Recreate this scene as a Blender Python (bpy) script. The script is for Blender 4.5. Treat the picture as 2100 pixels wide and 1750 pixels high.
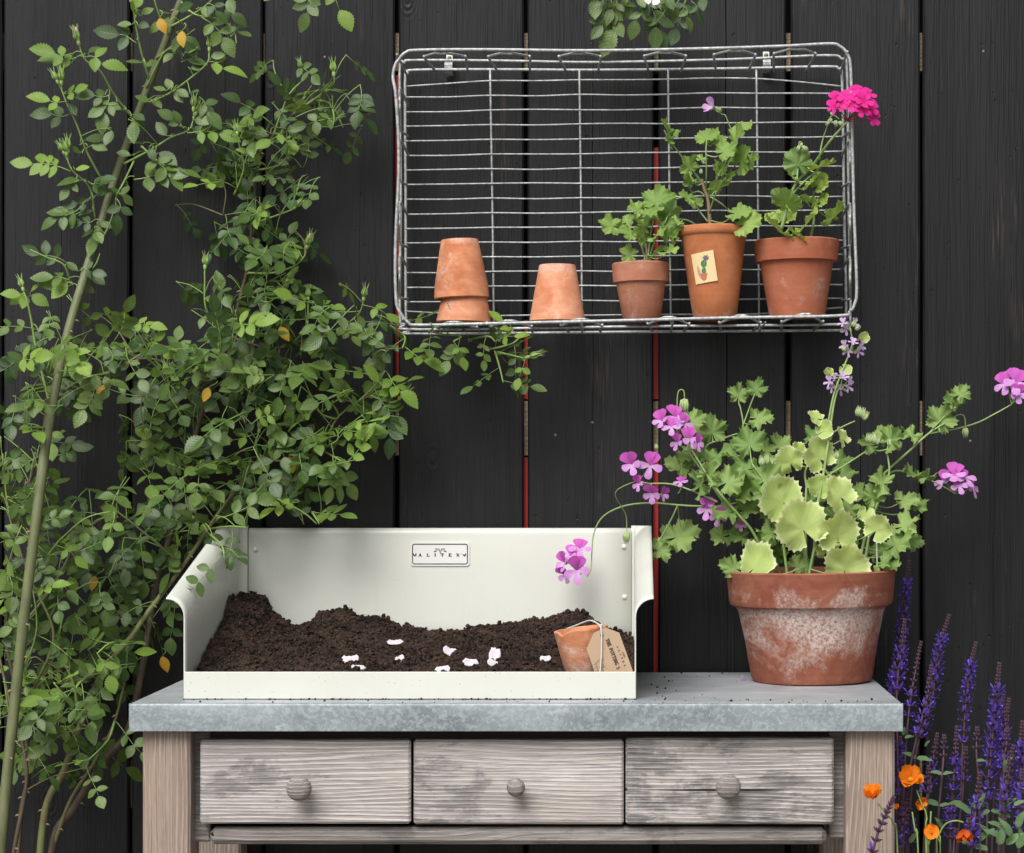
import bpy, math, random
from mathutils import Vector, Matrix, noise
R = math.radians
for _o in list(bpy.data.objects): bpy.data.objects.remove(_o)
scene = bpy.context.scene
COL = scene.collection

# ------------------------------------------------------------------ camera, sky, sun, exposure
CAM_D, CAM_Z, FPX, VX, VY = 3.4, 1.14, 4624.0, 1300.0, 975.0
cam = bpy.data.cameras.new('camera'); cam.sensor_width = 36.0; cam.lens = FPX / 2100 * 36
cam.shift_x = -(VX - 1050) / 2100; cam.shift_y = (VY - 875) / 2100
cam.clip_start = 0.05; cam.clip_end = 500
camo = bpy.data.objects.new('camera', cam); COL.objects.link(camo)
camo.location = (0, -CAM_D, CAM_Z); camo.rotation_euler = (R(90), 0, 0)
scene.camera = camo

SUN_EL, SUN_AZ = 49.0, 202.0          # azimuth clockwise from +Y: behind the camera, a little to the left
w = bpy.data.worlds.new('World'); scene.world = w; w.use_nodes = True
nt = w.node_tree; nt.nodes.clear()
sky = nt.nodes.new('ShaderNodeTexSky'); sky.sky_type = 'NISHITA'; sky.sun_disc = False
sky.sun_elevation = R(SUN_EL); sky.sun_rotation = R(SUN_AZ)
sky.air_density = 1.0; sky.dust_density = 4.0; sky.ozone_density = 1.0
hs = nt.nodes.new('ShaderNodeHueSaturation'); hs.inputs['Saturation'].default_value = 0.22
bg = nt.nodes.new('ShaderNodeBackground'); bg.inputs['Strength'].default_value = 0.084
wo = nt.nodes.new('ShaderNodeOutputWorld')
nt.links.new(sky.outputs[0], hs.inputs['Color']); nt.links.new(hs.outputs[0], bg.inputs['Color']); nt.links.new(bg.outputs[0], wo.inputs['Surface'])
sl = bpy.data.lights.new('sun', 'SUN'); sl.energy = 2.3; sl.angle = R(38); sl.color = (1.0, 0.965, 0.92)
so = bpy.data.objects.new('sun', sl); COL.objects.link(so)
_sd = Vector((math.sin(R(SUN_AZ)) * math.cos(R(SUN_EL)), math.cos(R(SUN_AZ)) * math.cos(R(SUN_EL)), math.sin(R(SUN_EL))))
so.rotation_euler = (-_sd).to_track_quat('-Z', 'Y').to_euler(); so.location = (0, -2, 4)
scene.view_settings.view_transform = 'Standard'; scene.view_settings.look = 'None'
scene.view_settings.gamma = 1.0; scene.view_settings.use_curve_mapping = False
scene.view_settings.exposure = 0.58
cy = scene.cycles; cy.max_bounces = 5; cy.diffuse_bounces = 3; cy.glossy_bounces = 2; cy.transmission_bounces = 3; cy.transparent_max_bounces = 4; cy.caustics_reflective = False; cy.caustics_refractive = False

# ------------------------------------------------------------------ helpers
def P(x, y, t):
    """a point of the place, from where it shows in a 2100 x 1750 print of the photograph and its distance t from the fence"""
    k = (CAM_D - t) / FPX
    return Vector(((x - VX) * k, -t, CAM_Z - (y - VY) * k))
def px(t): return (CAM_D - t) / FPX          # metres per print pixel at distance t

class MB:
    def __init__(s): s.v = []; s.f = []; s.uv = []; s.mi = []; s.m = 0
    def vert(s, p, uv=(0, 0)): s.v.append(tuple(p)); s.uv.append(uv); return len(s.v) - 1
    def face(s, *idx): s.f.append(idx); s.mi.append(s.m)
    def box(s, x0, x1, y0, y1, z0, z1, b=0.0):
        """box with chamfered edges (b)"""
        if b <= 0:
            i = [s.vert((x, y, z)) for z in (z0, z1) for y in (y0, y1) for x in (x0, x1)]
            for q in ((0, 2, 3, 1), (4, 5, 7, 6), (0, 1, 5, 4), (2, 6, 7, 3), (0, 4, 6, 2), (1, 3, 7, 5)): s.face(*[i[k] for k in q])
            return
        X, Y, Z = (x0, x1), (y0, y1), (z0, z1); d = {}
        for a in (0, 1):
            for bb in (0, 1):
                for c in (0, 1):
                    sx, sy, sz = (1, -1)[a], (1, -1)[bb], (1, -1)[c]
                    d[a, bb, c, 'x'] = s.vert((X[a], Y[bb] + sy * b, Z[c] + sz * b))
                    d[a, bb, c, 'y'] = s.vert((X[a] + sx * b, Y[bb], Z[c] + sz * b))
                    d[a, bb, c, 'z'] = s.vert((X[a] + sx * b, Y[bb] + sy * b, Z[c]))
        def q(*k, flip=False):
            ids = [d[x] for x in k]
            s.face(*(ids[::-1] if flip else ids))
        for a in (0, 1):
            q((a, 0, 0, 'x'), (a, 0, 1, 'x'), (a, 1, 1, 'x'), (a, 1, 0, 'x'), flip=a == 1)
            q((0, a, 0, 'y'), (1, a, 0, 'y'), (1, a, 1, 'y'), (0, a, 1, 'y'), flip=a == 1)
            q((0, 0, a, 'z'), (0, 1, a, 'z'), (1, 1, a, 'z'), (1, 0, a, 'z'), flip=a == 1)
        for a in (0, 1):
            for c in (0, 1):
                fl = (a + c) % 2 == 1
                q((a, 0, c, 'x'), (a, 0, c, 'z'), (a, 1, c, 'z'), (a, 1, c, 'x'), flip=not fl)
                q((a, c, 0, 'x'), (a, c, 0, 'y'), (a, c, 1, 'y'), (a, c, 1, 'x'), flip=fl)
                q((0, a, c, 'y'), (0, a, c, 'z'), (1, a, c, 'z'), (1, a, c, 'y'), flip=fl)
        for a in (0, 1):
            for bb in (0, 1):
                for c in (0, 1):
                    q((a, bb, c, 'x'), (a, bb, c, 'y'), (a, bb, c, 'z'), flip=(a + bb + c) % 2 == 1)
    def tube(s, pts, rad, n=6, cap=True, closed=False):
        pts = [Vector(p) for p in pts]; m = len(pts)
        if m < 2: return
        if not isinstance(rad, (list, tuple)): rad = [rad] * m
        T = []
        for i in range(m):
            if closed: d = pts[(i + 1) % m] - pts[i - 1]
            else: d = pts[min(i + 1, m - 1)] - pts[max(i - 1, 0)]
            T.append(d.normalized() if d.length > 1e-9 else Vector((0, 0, 1)))
        u = T[0].orthogonal().normalized(); rings = []
        for i in range(m):
            u = (u - T[i] * u.dot(T[i]))
            u = u.normalized() if u.length > 1e-6 else T[i].orthogonal().normalized()
            v = T[i].cross(u)
            rings.append([s.vert(pts[i] + (u * math.cos(2 * math.pi * k / n) + v * math.sin(2 * math.pi * k / n)) * rad[i], (k / n, i / m)) for k in range(n)])
        for i in range(m if closed else m - 1):
            a, b = rings[i], rings[(i + 1) % m]
            for k in range(n): s.face(a[k], a[(k + 1) % n], b[(k + 1) % n], b[k])
        if cap and not closed: s.face(*rings[0][::-1]); s.face(*rings[-1])
    def lathe(s, prof, o=(0, 0, 0), n=40, M=None, wob=0.0, seed=0, close=True):
        """prof: (r, z) list; closed profile loop gives a wall with thickness"""
        o = Vector(o); rings = []
        for j, (r, z) in enumerate(prof):
            ring = []
            for k in range(n):
                a = 2 * math.pi * k / n
                rr = r * (1 + wob * noise.noise(Vector((math.cos(a) * 1.3 + seed, math.sin(a) * 1.3, z * 9))))
                p = Vector((rr * math.cos(a), rr * math.sin(a), z))
                if M: p = M @ p
                ring.append(s.vert(p + o, (k / n, z)))
            rings.append(ring)
        L = len(prof)
        for j in range(L if close else L - 1):
            a, b = rings[j], rings[(j + 1) % L]
            for k in range(n): s.face(a[k], a[(k + 1) % n], b[(k + 1) % n], b[k])
        return rings
    def disc(s, ring): s.face(*ring)
    def add(s, other, M):
        o = len(s.v)
        s.v += [tuple(M @ Vector(p)) for p in other.v]; s.uv += other.uv
        s.f += [tuple(i + o for i in f) for f in other.f]; s.mi += other.mi
    def mesh(s, name, mats, origin=(0, 0, 0), smooth=False, uv=False):
        o = Vector(origin)
        me = bpy.data.meshes.new(name)
        me.from_pydata([(p[0] - o.x, p[1] - o.y, p[2] - o.z) for p in s.v], [], s.f)
        for m_ in (mats if isinstance(mats, (list, tuple)) else [mats]): me.materials.append(m_)
        if any(s.mi): me.polygons.foreach_set('material_index', s.mi)
        if smooth: me.polygons.foreach_set('use_smooth', [True] * len(me.polygons))
        if uv:
            l = me.uv_layers.new(name='UVMap'); vi = [0] * len(me.loops); me.loops.foreach_get('vertex_index', vi)
            flat = []
            for i in vi: flat += s.uv[i]
            l.data.foreach_set('uv', flat)
        me.update(); return me
    def build(s, name, mats, parent=None, smooth=False, uv=False, sharp=None):
        org = ORG.get(parent.name, Vector()) if parent is not None else Vector()
        o = bpy.data.objects.new(name, s.mesh(name, mats, org, smooth, uv)); COL.objects.link(o)
        if parent is not None: o.parent = parent; ORG[o.name] = org
        if sharp is not None: o.data.set_sharp_from_angle(angle=R(sharp))
        return o
    def top(s, name, mats, loc, label, cat, group=None, **k):
        """a top-level thing of one mesh"""
        loc = Vector(loc); o = bpy.data.objects.new(name, s.mesh(name, mats, loc, k.get('smooth', False), k.get('uv', False)))
        COL.objects.link(o); o.location = loc; ORG[o.name] = loc
        if k.get('sharp') is not None: o.data.set_sharp_from_angle(angle=R(k['sharp']))
        tag(o, label, cat, group); return o
ORG = {}
def tag(o, label, cat, group=None, kind=None):
    if label: o['label'] = label
    if cat: o['category'] = cat
    if group: o['group'] = group
    if kind: o['kind'] = kind
def thing(name, loc, label, cat, group=None):
    o = bpy.data.objects.new(name, None); COL.objects.link(o); o.location = loc; o.empty_display_size = 0.05
    ORG[o.name] = Vector(loc); tag(o, label, cat, group); return o
def inst(name, me, M, parent):
    """a part sharing mesh data, M = its place in the world"""
    o = bpy.data.objects.new(name, me); COL.objects.link(o); o.parent = parent
    o.matrix_basis = Matrix.Translation(-ORG[parent.name]) @ M
    return o
def frame(p, d, n, s=1.0):
    """matrix: local +Y along d, local +Z near n"""
    d = Vector(d).normalized(); n = Vector(n); n = n - d * n.dot(d)
    n = n.normalized() if n.length > 1e-6 else d.orthogonal().normalized()
    x = d.cross(n)
    M = Matrix(((x.x, d.x, n.x, p[0]), (x.y, d.y, n.y, p[1]), (x.z, d.z, n.z, p[2]), (0, 0, 0, 1)))
    return M @ Matrix.Diagonal((s, s, s, 1))
def smooth_path(pts, k=6, closed=False):
    pts = [Vector(p) for p in pts]; m = len(pts); out = []
    if m < 3 and not closed: 
        return [pts[0].lerp(pts[1], i / k) for i in range(k + 1)]
    for i in range(m if closed else m - 1):
        if closed: a, b, c, d = pts[i - 1], pts[i], pts[(i + 1) % m], pts[(i + 2) % m]
        else: a, b, c, d = pts[max(i - 1, 0)], pts[i], pts[i + 1], pts[min(i + 2, m - 1)]
        for j in range(k):
            u = j / k
            out.append(0.5 * ((2 * b) + (c - a) * u + (2 * a - 5 * b + 4 * c - d) * u * u + (3 * b - 3 * c + d - a) * u ** 3))
    if not closed: out.append(pts[-1])
    return out

# ------------------------------------------------------------------ materials
class NT:
    def __init__(s, name):
        s.mat = bpy.data.materials.new(name); s.mat.use_nodes = True
        s.t = s.mat.node_tree; s.t.nodes.clear()
        s.out = s.n('OutputMaterial'); s.b = s.n('BsdfPrincipled'); s.link(s.b.outputs[0], s.out.inputs[0])
    def n(s, typ, **k):
        x = s.t.nodes.new('ShaderNode' + typ)
        for a, v in k.items(): setattr(x, a, v)
        return x
    def link(s, a, b): s.t.links.new(a, b)
    def put(s, inp, v):
        if hasattr(v, 'is_output') or hasattr(v, 'links'): s.link(v, inp)
        else: inp.default_value = v
    def set(s, **k):
        for a, v in k.items(): s.put(s.b.inputs[a.replace('_', ' ')], v)
    def obj(s, scale=(1, 1, 1), rnd=0.0, src='Object'):
        tc = s.n('TexCoord').outputs[src]
        mp = s.n('Mapping'); mp.inputs['Scale'].default_value = scale; s.link(tc, mp.inputs[0])
        if rnd:
            oi = s.n('ObjectInfo'); m = s.n('Math', operation='MULTIPLY'); s.link(oi.outputs['Random'], m.inputs[0]); m.inputs[1].default_value = rnd
            s.link(m.outputs[0], mp.inputs['Location'])
        return mp.outputs[0]
    def noise(s, vec, scale=5, detail=4, rough=0.55, dist=0.0):
        x = s.n('TexNoise'); s.link(vec, x.inputs['Vector']); x.inputs['Scale'].default_value = scale
        x.inputs['Detail'].default_value = detail; x.inputs['Roughness'].default_value = rough; x.inputs['Distortion'].default_value = dist
        return x.outputs['Fac']
    def voro(s, vec, scale=5, feature='F1', out='Distance', rnd=1.0):
        x = s.n('TexVoronoi', feature=feature); s.link(vec, x.inputs['Vector']); x.inputs['Scale'].default_value = scale
        x.inputs['Randomness'].default_value = rnd
        return x.outputs[out]
    def ramp(s, fac, stops, interp='LINEAR'):
        x = s.n('ValToRGB'); s.link(fac, x.inputs[0]); e = x.color_ramp.elements; x.color_ramp.interpolation = interp
        while len(e) < len(stops): e.new(0.5)
        for el, (p, c) in zip(e, stops): 
            el.position = p; el.color = (c, c, c, 1) if isinstance(c, (int, float)) else (*c, 1)
        return x.outputs[0]
    def mix(s, fac, a, b, blend='MIX'):
        x = s.n('Mix', data_type='RGBA', blend_type=blend)
        s.put(x.inputs['Factor'], fac)
        for i, v in ((6, a), (7, b)):
            if isinstance(v, tuple): x.inputs[i].default_value = (*v, 1) if len(v) == 3 else v
            else: s.link(v, x.inputs[i])
        return x.outputs[2]
    def math(s, op, a, b=0.0, clamp=False):
        x = s.n('Math', operation=op, use_clamp=clamp); s.put(x.inputs[0], a); s.put(x.inputs[1], b); return x.outputs[0]
    def bump(s, h, strength=0.3, dist=0.001, normal=None):
        x = s.n('Bump'); x.inputs['Strength'].default_value = strength; x.inputs['Distance'].default_value = dist
        s.link(h, x.inputs['Height'])
        if normal is not None: s.link(normal, x.inputs['Normal'])
        return x.outputs[0]
    def rand(s): return s.n('ObjectInfo').outputs['Random']
    def uv(s):
        x = s.n('SeparateXYZ'); s.link(s.n('TexCoord').outputs['UV'], x.inputs[0]); return x.outputs[0], x.outputs[1]
M = {}
def simple(name, col, rough=0.5, metal=0.0, **k):
    q = NT(name); q.set(Base_Color=(*col, 1), Roughness=rough, Metallic=metal, **k); M[name] = q.mat; return q.mat

def mat_board():
    q = NT('black_boards'); v = q.obj((1, 1, 1), 7.0); vg = q.obj((1, 1, 0.035), 9.0); vm = q.obj((1, 1, 0.15), 5.0)
    grain = q.noise(vg, 430, 1, 0.5); band = q.noise(vg, 60, 3, 0.6, 0.4); big = q.noise(vm, 7, 4, 0.62); dents = q.noise(q.obj((1.6, 1, 1), 7.0), 75, 2, 0.6)
    col = q.mix(q.ramp(big, [(0.3, 0.0), (0.72, 1.0)]), (0.0040, 0.0045, 0.0060), (0.0145, 0.0150, 0.0168))
    col = q.mix(q.ramp(band, [(0.54, 0.0), (0.75, 0.5)]), col, (0.018, 0.0165, 0.0160))
    wear = q.math('MULTIPLY', q.ramp(q.noise(vm, 15, 4, 0.7), [(0.60, 0.0), (0.70, 1.0)]), q.ramp(grain, [(0.48, 0.0), (0.60, 1.0)]))
    col = q.mix(q.math('MULTIPLY', wear, 0.6), col, (0.080, 0.060, 0.046))
    q.set(Base_Color=col, Roughness=q.ramp(band, [(0.25, 0.42), (0.75, 0.62)]), Specular_IOR_Level=0.28)
    kn = q.voro(q.obj((1, 1, 0.55), 3.0), 5.5)
    ring = q.math('MULTIPLY', q.math('SINE', q.math('MULTIPLY', kn, 210.0)), q.ramp(kn, [(0.03, 0.22), (0.10, 0.0)]))
    h = q.math('ADD', q.math('MULTIPLY', grain, 0.55), q.math('MULTIPLY', band, 1.1))
    h = q.math('ADD', h, q.math('ADD', ring, q.math('MULTIPLY', q.ramp(dents, [(0.22, 0.0), (0.30, 1.0)]), 0.55)))
    q.set(Normal=q.bump(h, 1.0, 0.0019)); M['board'] = q.mat
def mat_wood(name, axis, lo, mid, hi, dark, seed, stain=0.5, warm=None):
    """weathered softwood: straight growth lines along the axis, fine fibres, grey staining, drying cracks"""
    q = NT(name); k = {'x': lambda f: (f, 1, 1), 'z': lambda f: (1, 1, f)}[axis]
    sp = q.n('SeparateXYZ'); q.link(q.n('TexCoord').outputs['Object'], sp.inputs[0])
    cross = sp.outputs[2] if axis == 'x' else q.math('ADD', sp.outputs[0], q.math('MULTIPLY', sp.outputs[1], 0.6))
    warp = q.noise(q.obj(k(0.16), 11.0 + seed), 8, 3, 0.5); wid = q.noise(q.obj(k(0.03), 4.0 + seed), 40, 2, 0.5)
    rings = q.math('SINE', q.math('ADD', q.math('MULTIPLY', cross, 1050.0), q.math('ADD', q.math('MULTIPLY', warp, 62.0), q.math('MULTIPLY', wid, 11.0))))
    fib = q.noise(q.obj(k(0.025), 3.0 + seed), 700, 3, 0.75)
    pn = q.noise(q.obj(k(0.42), 6.0 + seed), 13, 9, 0.72, 0.25); pb = q.noise(q.obj(k(0.35), 1.0 + seed), 7, 6, 0.65)
    base = q.mix(q.ramp(pb, [(0.35, 0.0), (0.65, 1.0)]), mid, hi)
    if warm is not None: base = q.mix(q.ramp(q.noise(q.obj(k(0.15), 8.0 + seed), 12, 4, 0.6), [(0.5, 0.0), (0.66, 0.6)]), base, warm)
    line = q.ramp(rings, [(0.0, 0.85), (0.34, 0.5), (0.55, 0.0)])
    base = q.mix(q.math('MULTIPLY', line, q.ramp(q.noise(q.obj(k(0.2), 2.0 + seed), 15, 4, 0.6), [(0.32, 0.15), (0.62, 0.9)])), base, lo)
    base = q.mix(q.ramp(fib, [(0.38, 0.75), (0.52, 0.0)]), base, lo)
    st = q.math('MULTIPLY', q.ramp(pn, [(stain, 0.0), (stain + 0.045, 0.75), (stain + 0.13, 1.0)]), q.ramp(fib, [(0.36, 1.0), (0.62, 0.42)]))
    base = q.mix(st, base, dark)
    ck = q.ramp(q.noise(q.obj(k(0.014), 2.0 + seed), 85, 2, 0.4), [(0.725, 0.0), (0.75, 1.0)])
    base = q.mix(ck, base, (0.03, 0.027, 0.025))
    q.set(Base_Color=base, Roughness=0.85, Specular_IOR_Level=0.2)
    h = q.math('SUBTRACT', q.math('SUBTRACT', q.math('MULTIPLY', fib, 0.8), q.math('MULTIPLY', line, 0.8)), q.math('MULTIPLY', ck, 2.0))
    q.set(Normal=q.bump(h, 0.7, 0.0012)); M[name] = q.mat
def mat_zinc(name, top):
    q = NT(name); v = q.obj((1, 1, 1)); vd = q.n('VectorMath', operation='ADD'); nz = q.n('TexNoise'); q.link(v, nz.inputs['Vector']); nz.inputs['Scale'].default_value = 60; nz.inputs['Detail'].default_value = 4
    sc = q.n('VectorMath', operation='SCALE'); q.link(nz.outputs['Color'], sc.inputs[0]); sc.inputs['Scale'].default_value = 0.02
    q.link(v, vd.inputs[0]); q.link(sc.outputs[0], vd.inputs[1])
    cells = q.voro(vd.outputs[0], 260, 'F1', 'Color'); sep = q.n('SeparateColor'); q.link(cells, sep.inputs[0])
    big = q.noise(q.obj((1, 1, 2.2)), 7, 7, 0.68); fine = q.noise(v, 210, 4, 0.7)
    if top:
        c = q.mix(q.ramp(q.noise(q.obj((1, 1.4, 1)), 9, 7, 0.65, 0.5), [(0.34, 0.0), (0.68, 1.0)]), (0.29, 0.315, 0.335), (0.47, 0.50, 0.525))
        c = q.mix(q.ramp(q.noise(q.obj((1, 1.6, 1)), 5, 8, 0.72), [(0.56, 0.0), (0.7, 0.5)]), c, (0.22, 0.22, 0.215))
        rough = 0.5
    else:
        c = q.mix(q.ramp(big, [(0.34, 0.0), (0.62, 1.0)]), (0.165, 0.20, 0.212), (0.325, 0.368, 0.388))
        c = q.mix(q.ramp(sep.outputs[0], [(0.35, 0.0), (1.0, 0.42)]), c, (0.50, 0.545, 0.57))
        c = q.mix(q.ramp(q.noise(q.obj((1.2, 1, 2.6)), 21, 5, 0.7), [(0.62, 0.0), (0.72, 0.65)]), c, (0.62, 0.665, 0.70))
        rough = 0.55
    c = q.mix(q.ramp(fine, [(0.3, 0.35), (0.5, 0.0)]), c, (0.2, 0.22, 0.23))
    dirt = q.ramp(q.noise(v, 75, 6, 0.75), [(0.70, 0.0), (0.735, 1.0)])
    c = q.mix(q.math('MULTIPLY', dirt, 0.75), c, (0.10, 0.075, 0.06))
    q.set(Base_Color=c, Metallic=0.25, Roughness=rough, Normal=q.bump(q.math('ADD', sep.outputs[0], fine), 0.12, 0.0006)); M[name] = q.mat
def mat_cream():
    q = NT('cream_paint'); v = q.obj((1, 1, 1))
    sp = q.ramp(q.voro(v, 95), [(0.035, 1.0), (0.06, 0.0)]); gate = q.ramp(q.noise(v, 17, 4, 0.6), [(0.55, 0.0), (0.62, 1.0)])
    c = q.mix(q.ramp(q.noise(v, 4, 5, 0.6), [(0.3, 0.0), (0.7, 1.0)]), (0.61, 0.625, 0.565), (0.665, 0.68, 0.625))
    c = q.mix(q.math('MULTIPLY', sp, q.math('MULTIPLY', gate, 0.7)), c, (0.18, 0.13, 0.09))
    zz = q.n('SeparateXYZ'); q.link(q.n('TexCoord').outputs['Object'], zz.inputs[0])
    near = q.math('MULTIPLY', q.ramp(q.voro(v, 150), [(0.06, 1.0), (0.12, 0.0)]), q.math('MULTIPLY', q.ramp(q.math('ADD', zz.outputs[2], q.math('MULTIPLY', q.noise(v, 25, 4, 0.6), 0.08)), [(0.10, 1.0), (0.15, 0.0)]), q.ramp(q.noise(v, 60, 3, 0.6), [(0.5, 0.0), (0.56, 1.0)])))
    c = q.mix(q.math('MULTIPLY', near, 0.85), c, (0.10, 0.07, 0.05))
    st = q.ramp(q.noise(q.obj((22, 22, 2.0)), 3.2, 6, 0.7), [(0.56, 0.0), (0.78, 0.35)])
    c = q.mix(st, c, (0.55, 0.545, 0.47))
    q.set(Base_Color=c, Roughness=q.ramp(q.noise(v, 30, 4, 0.6), [(0.3, 0.27), (0.7, 0.42)]), Normal=q.bump(q.noise(v, 160, 2, 0.5), 0.04, 0.0006)); M['cream'] = q.mat
def mat_terracotta(name, a, b, white, wlo=0.55, low=None, wscale=15):
    q = NT(name); v = q.obj((1, 1, 1), 4.0); z = q.n('SeparateXYZ'); q.link(q.n('TexCoord').outputs['Object'], z.inputs[0])
    c = q.mix(q.ramp(q.noise(v, 26, 6, 0.68, 0.5), [(0.36, 0.0), (0.62, 1.0)]), a, b)
    c = q.mix(q.ramp(q.noise(q.obj((1, 1, 7), 2.0), 20, 4, 0.6), [(0.4, 0.0), (0.75, 0.4)]), c, tuple(x * 0.74 for x in a))
    if white:
        wn = q.noise(v, wscale, 9, 0.72, 0.5)
        if low is not None:
            zr = q.ramp(q.math('MULTIPLY', z.outputs[2], 6.25), [(p_, v_) for p_, v_ in low]) if isinstance(low, list) else None
            hz = q.n('MapRange'); q.link(z.outputs[2], hz.inputs[0]); 
            if zr is None:
                for i_ in range(4): hz.inputs[i_ + 1].default_value = low[i_]
            wn = q.math('ADD', wn, hz.outputs[0] if zr is None else q.math('SUBTRACT', zr, 0.5))
        wmask = q.ramp(wn, [(wlo, 0.0), (wlo + 0.10, 0.65), (wlo + 0.2, 1.0)])
        g = q.ramp(q.noise(v, 230, 6, 0.8), [(0.40, 0.12), (0.56, 1.0)])
        c = q.mix(q.math('MULTIPLY', q.math('MULTIPLY', wmask, g), white), c, (0.62, 0.545, 0.50))
    pit = q.ramp(q.voro(v, 210), [(0.05, 1.0), (0.09, 0.0)]); gate = q.ramp(q.noise(v, 31, 3, 0.6), [(0.56, 0.0), (0.62, 1.0)])
    c = q.mix(q.math('MULTIPLY', q.math('MULTIPLY', pit, gate), 0.8), c, (0.10, 0.055, 0.04))
    q.set(Base_Color=c, Roughness=0.83, Specular_IOR_Level=0.25)
    lines = q.noise(q.obj((0.3, 0.3, 26), 1.0), 40, 3, 0.6)
    q.set(Normal=q.bump(q.math('ADD', q.noise(v, 260, 4, 0.65), q.math('MULTIPLY', lines, 0.7)), 0.28, 0.0008)); M[name] = q.mat
def mat_wire():
    q = NT('galvanised_wire'); v = q.obj((1, 1, 1), 3.0)
    c = q.mix(q.ramp(q.noise(v, 170, 4, 0.7), [(0.35, 0.0), (0.65, 1.0)]), (0.25, 0.265, 0.27), (0.52, 0.54, 0.54))
    c = q.mix(q.ramp(q.noise(v, 26, 5, 0.7), [(0.60, 0.0), (0.70, 0.7)]), c, (0.70, 0.71, 0.69))
    c = q.mix(q.ramp(q.noise(v, 33, 5, 0.7), [(0.635, 0.0), (0.70, 0.6)]), c, (0.32, 0.21, 0.13))
    q.set(Base_Color=c, Metallic=0.35, Roughness=0.5, Normal=q.bump(q.noise(v, 420, 3, 0.6), 0.4, 0.0008)); M['wire'] = q.mat
def leaf_mat(name, c1, c2, vein, trans=0.3, rough=0.5, kind='rose', back=None, pale=None, zone=None, spec=0.4):
    q = NT(name); u, vv = q.uv(); rnd = q.rand(); vo = q.obj((1, 1, 1), 5.0)
    col = q.mix(rnd, c1, c2)
    col = q.mix(q.ramp(q.noise(vo, 90, 3, 0.6), [(0.35, 0.0), (0.7, 0.4)]), col, tuple(x * 0.72 for x in c1))
    if kind == 'rose':
        au = q.math('ABSOLUTE', u)
        ml = q.ramp(au, [(0.03, 1.0), (0.10, 0.0)])
        sv = q.math('SINE', q.math('MULTIPLY', q.math('SUBTRACT', vv, q.math('MULTIPLY', au, 0.28)), 46.0))
        svm = q.ramp(sv, [(0.86, 0.0), (0.99, 0.55)])
        veins = q.math('MAXIMUM', ml, svm); hgt = q.math('MULTIPLY', sv, -0.5)
    else:
        # veins run from the stalk out along each lobe
        s5 = q.math('ABSOLUTE', q.math('SINE', q.math('MULTIPLY', u, math.pi * 3.5)))
        veins = q.math('MULTIPLY', q.ramp(s5, [(0.02, 1.0), (0.13, 0.0)]), q.ramp(vv, [(0.75, 1.0), (0.97, 0.2)]))
        s2 = q.math('ABSOLUTE', q.math('SINE', q.math('ADD', q.math('MULTIPLY', vv, 17.0), q.math('MULTIPLY', s5, 2.4))))
        veins = q.math('MAXIMUM', veins, q.ramp(s2, [(0.02, 0.5), (0.10, 0.0)])); hgt = q.math('MULTIPLY', veins, -1.0)
    if zone is not None:
        col = q.mix(q.ramp(vv, [(0.36, 0.0), (0.47, 0.6), (0.60, 0.55), (0.70, 0.0)]), col, zone)
    if pale is not None:
        e = q.math('ADD', vv, q.math('MULTIPLY', q.math('SUBTRACT', q.noise(vo, 75, 4, 0.7), 0.5), 0.55))
        col = q.mix(q.ramp(e, [(0.84, 0.0), (0.95, 1.0)]), col, pale)
    col = q.mix(q.math('MULTIPLY', veins, 0.35 if kind == 'rose' else 0.5), col, vein)
    geo = q.n('NewGeometry')
    if back is not None: col = q.mix(geo.outputs['Backfacing'], col, back)
    q.set(Base_Color=col, Roughness=rough, Specular_IOR_Level=spec, Normal=q.bump(hgt, 0.35, 0.0006))
    if trans:
        tr = q.n('BsdfTranslucent'); mx = q.n('MixShader'); mx.inputs[0].default_value = trans
        tcol = q.mix(0.5, col, (c2[0] * 1.9, c2[1] * 1.7, c2[2] * 0.9), 'MIX'); q.link(tcol, tr.inputs[0])
        q.link(q.b.outputs[0], mx.inputs[1]); q.link(tr.outputs[0], mx.inputs[2]); q.link(mx.outputs[0], q.out.inputs[0])
    M[name] = q.mat
def petal_mat(name, edge, base, vein=None, trans=0.35):
    q = NT(name); u, v = q.uv()
    c = q.mix(q.ramp(v, [(0.05, 0.0), (0.75, 1.0)]), base, edge)
    if vein is not None:
        s5 = q.math('ABSOLUTE', q.math('SINE', q.math('MULTIPLY', u, 7.0)))
        c = q.mix(q.math('MULTIPLY', q.ramp(s5, [(0.08, 1.0), (0.3, 0.0)]), q.ramp(v, [(0.1, 0.9), (0.62, 0.0)])), c, vein)
    q.set(Base_Color=c, Roughness=0.6, Specular_IOR_Level=0.2)
    tr = q.n('BsdfTranslucent'); mx = q.n('MixShader'); mx.inputs[0].default_value = trans; q.link(c, tr.inputs[0])
    q.link(q.b.outputs[0], mx.inputs[1]); q.link(tr.outputs[0], mx.inputs[2]); q.link(mx.outputs[0], q.out.inputs[0]); M[name] = q.mat
def stem_mat(name, a, b, scale=60):
    q = NT(name); v = q.obj((1, 1, 0.3), 2.0)
    q.set(Base_Color=q.mix(q.ramp(q.noise(v, scale, 5, 0.65), [(0.35, 0.0), (0.66, 1.0)]), a, b), Roughness=0.62, Normal=q.bump(q.noise(v, 300, 3, 0.6), 0.25, 0.0006)); M[name] = q.mat
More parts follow.
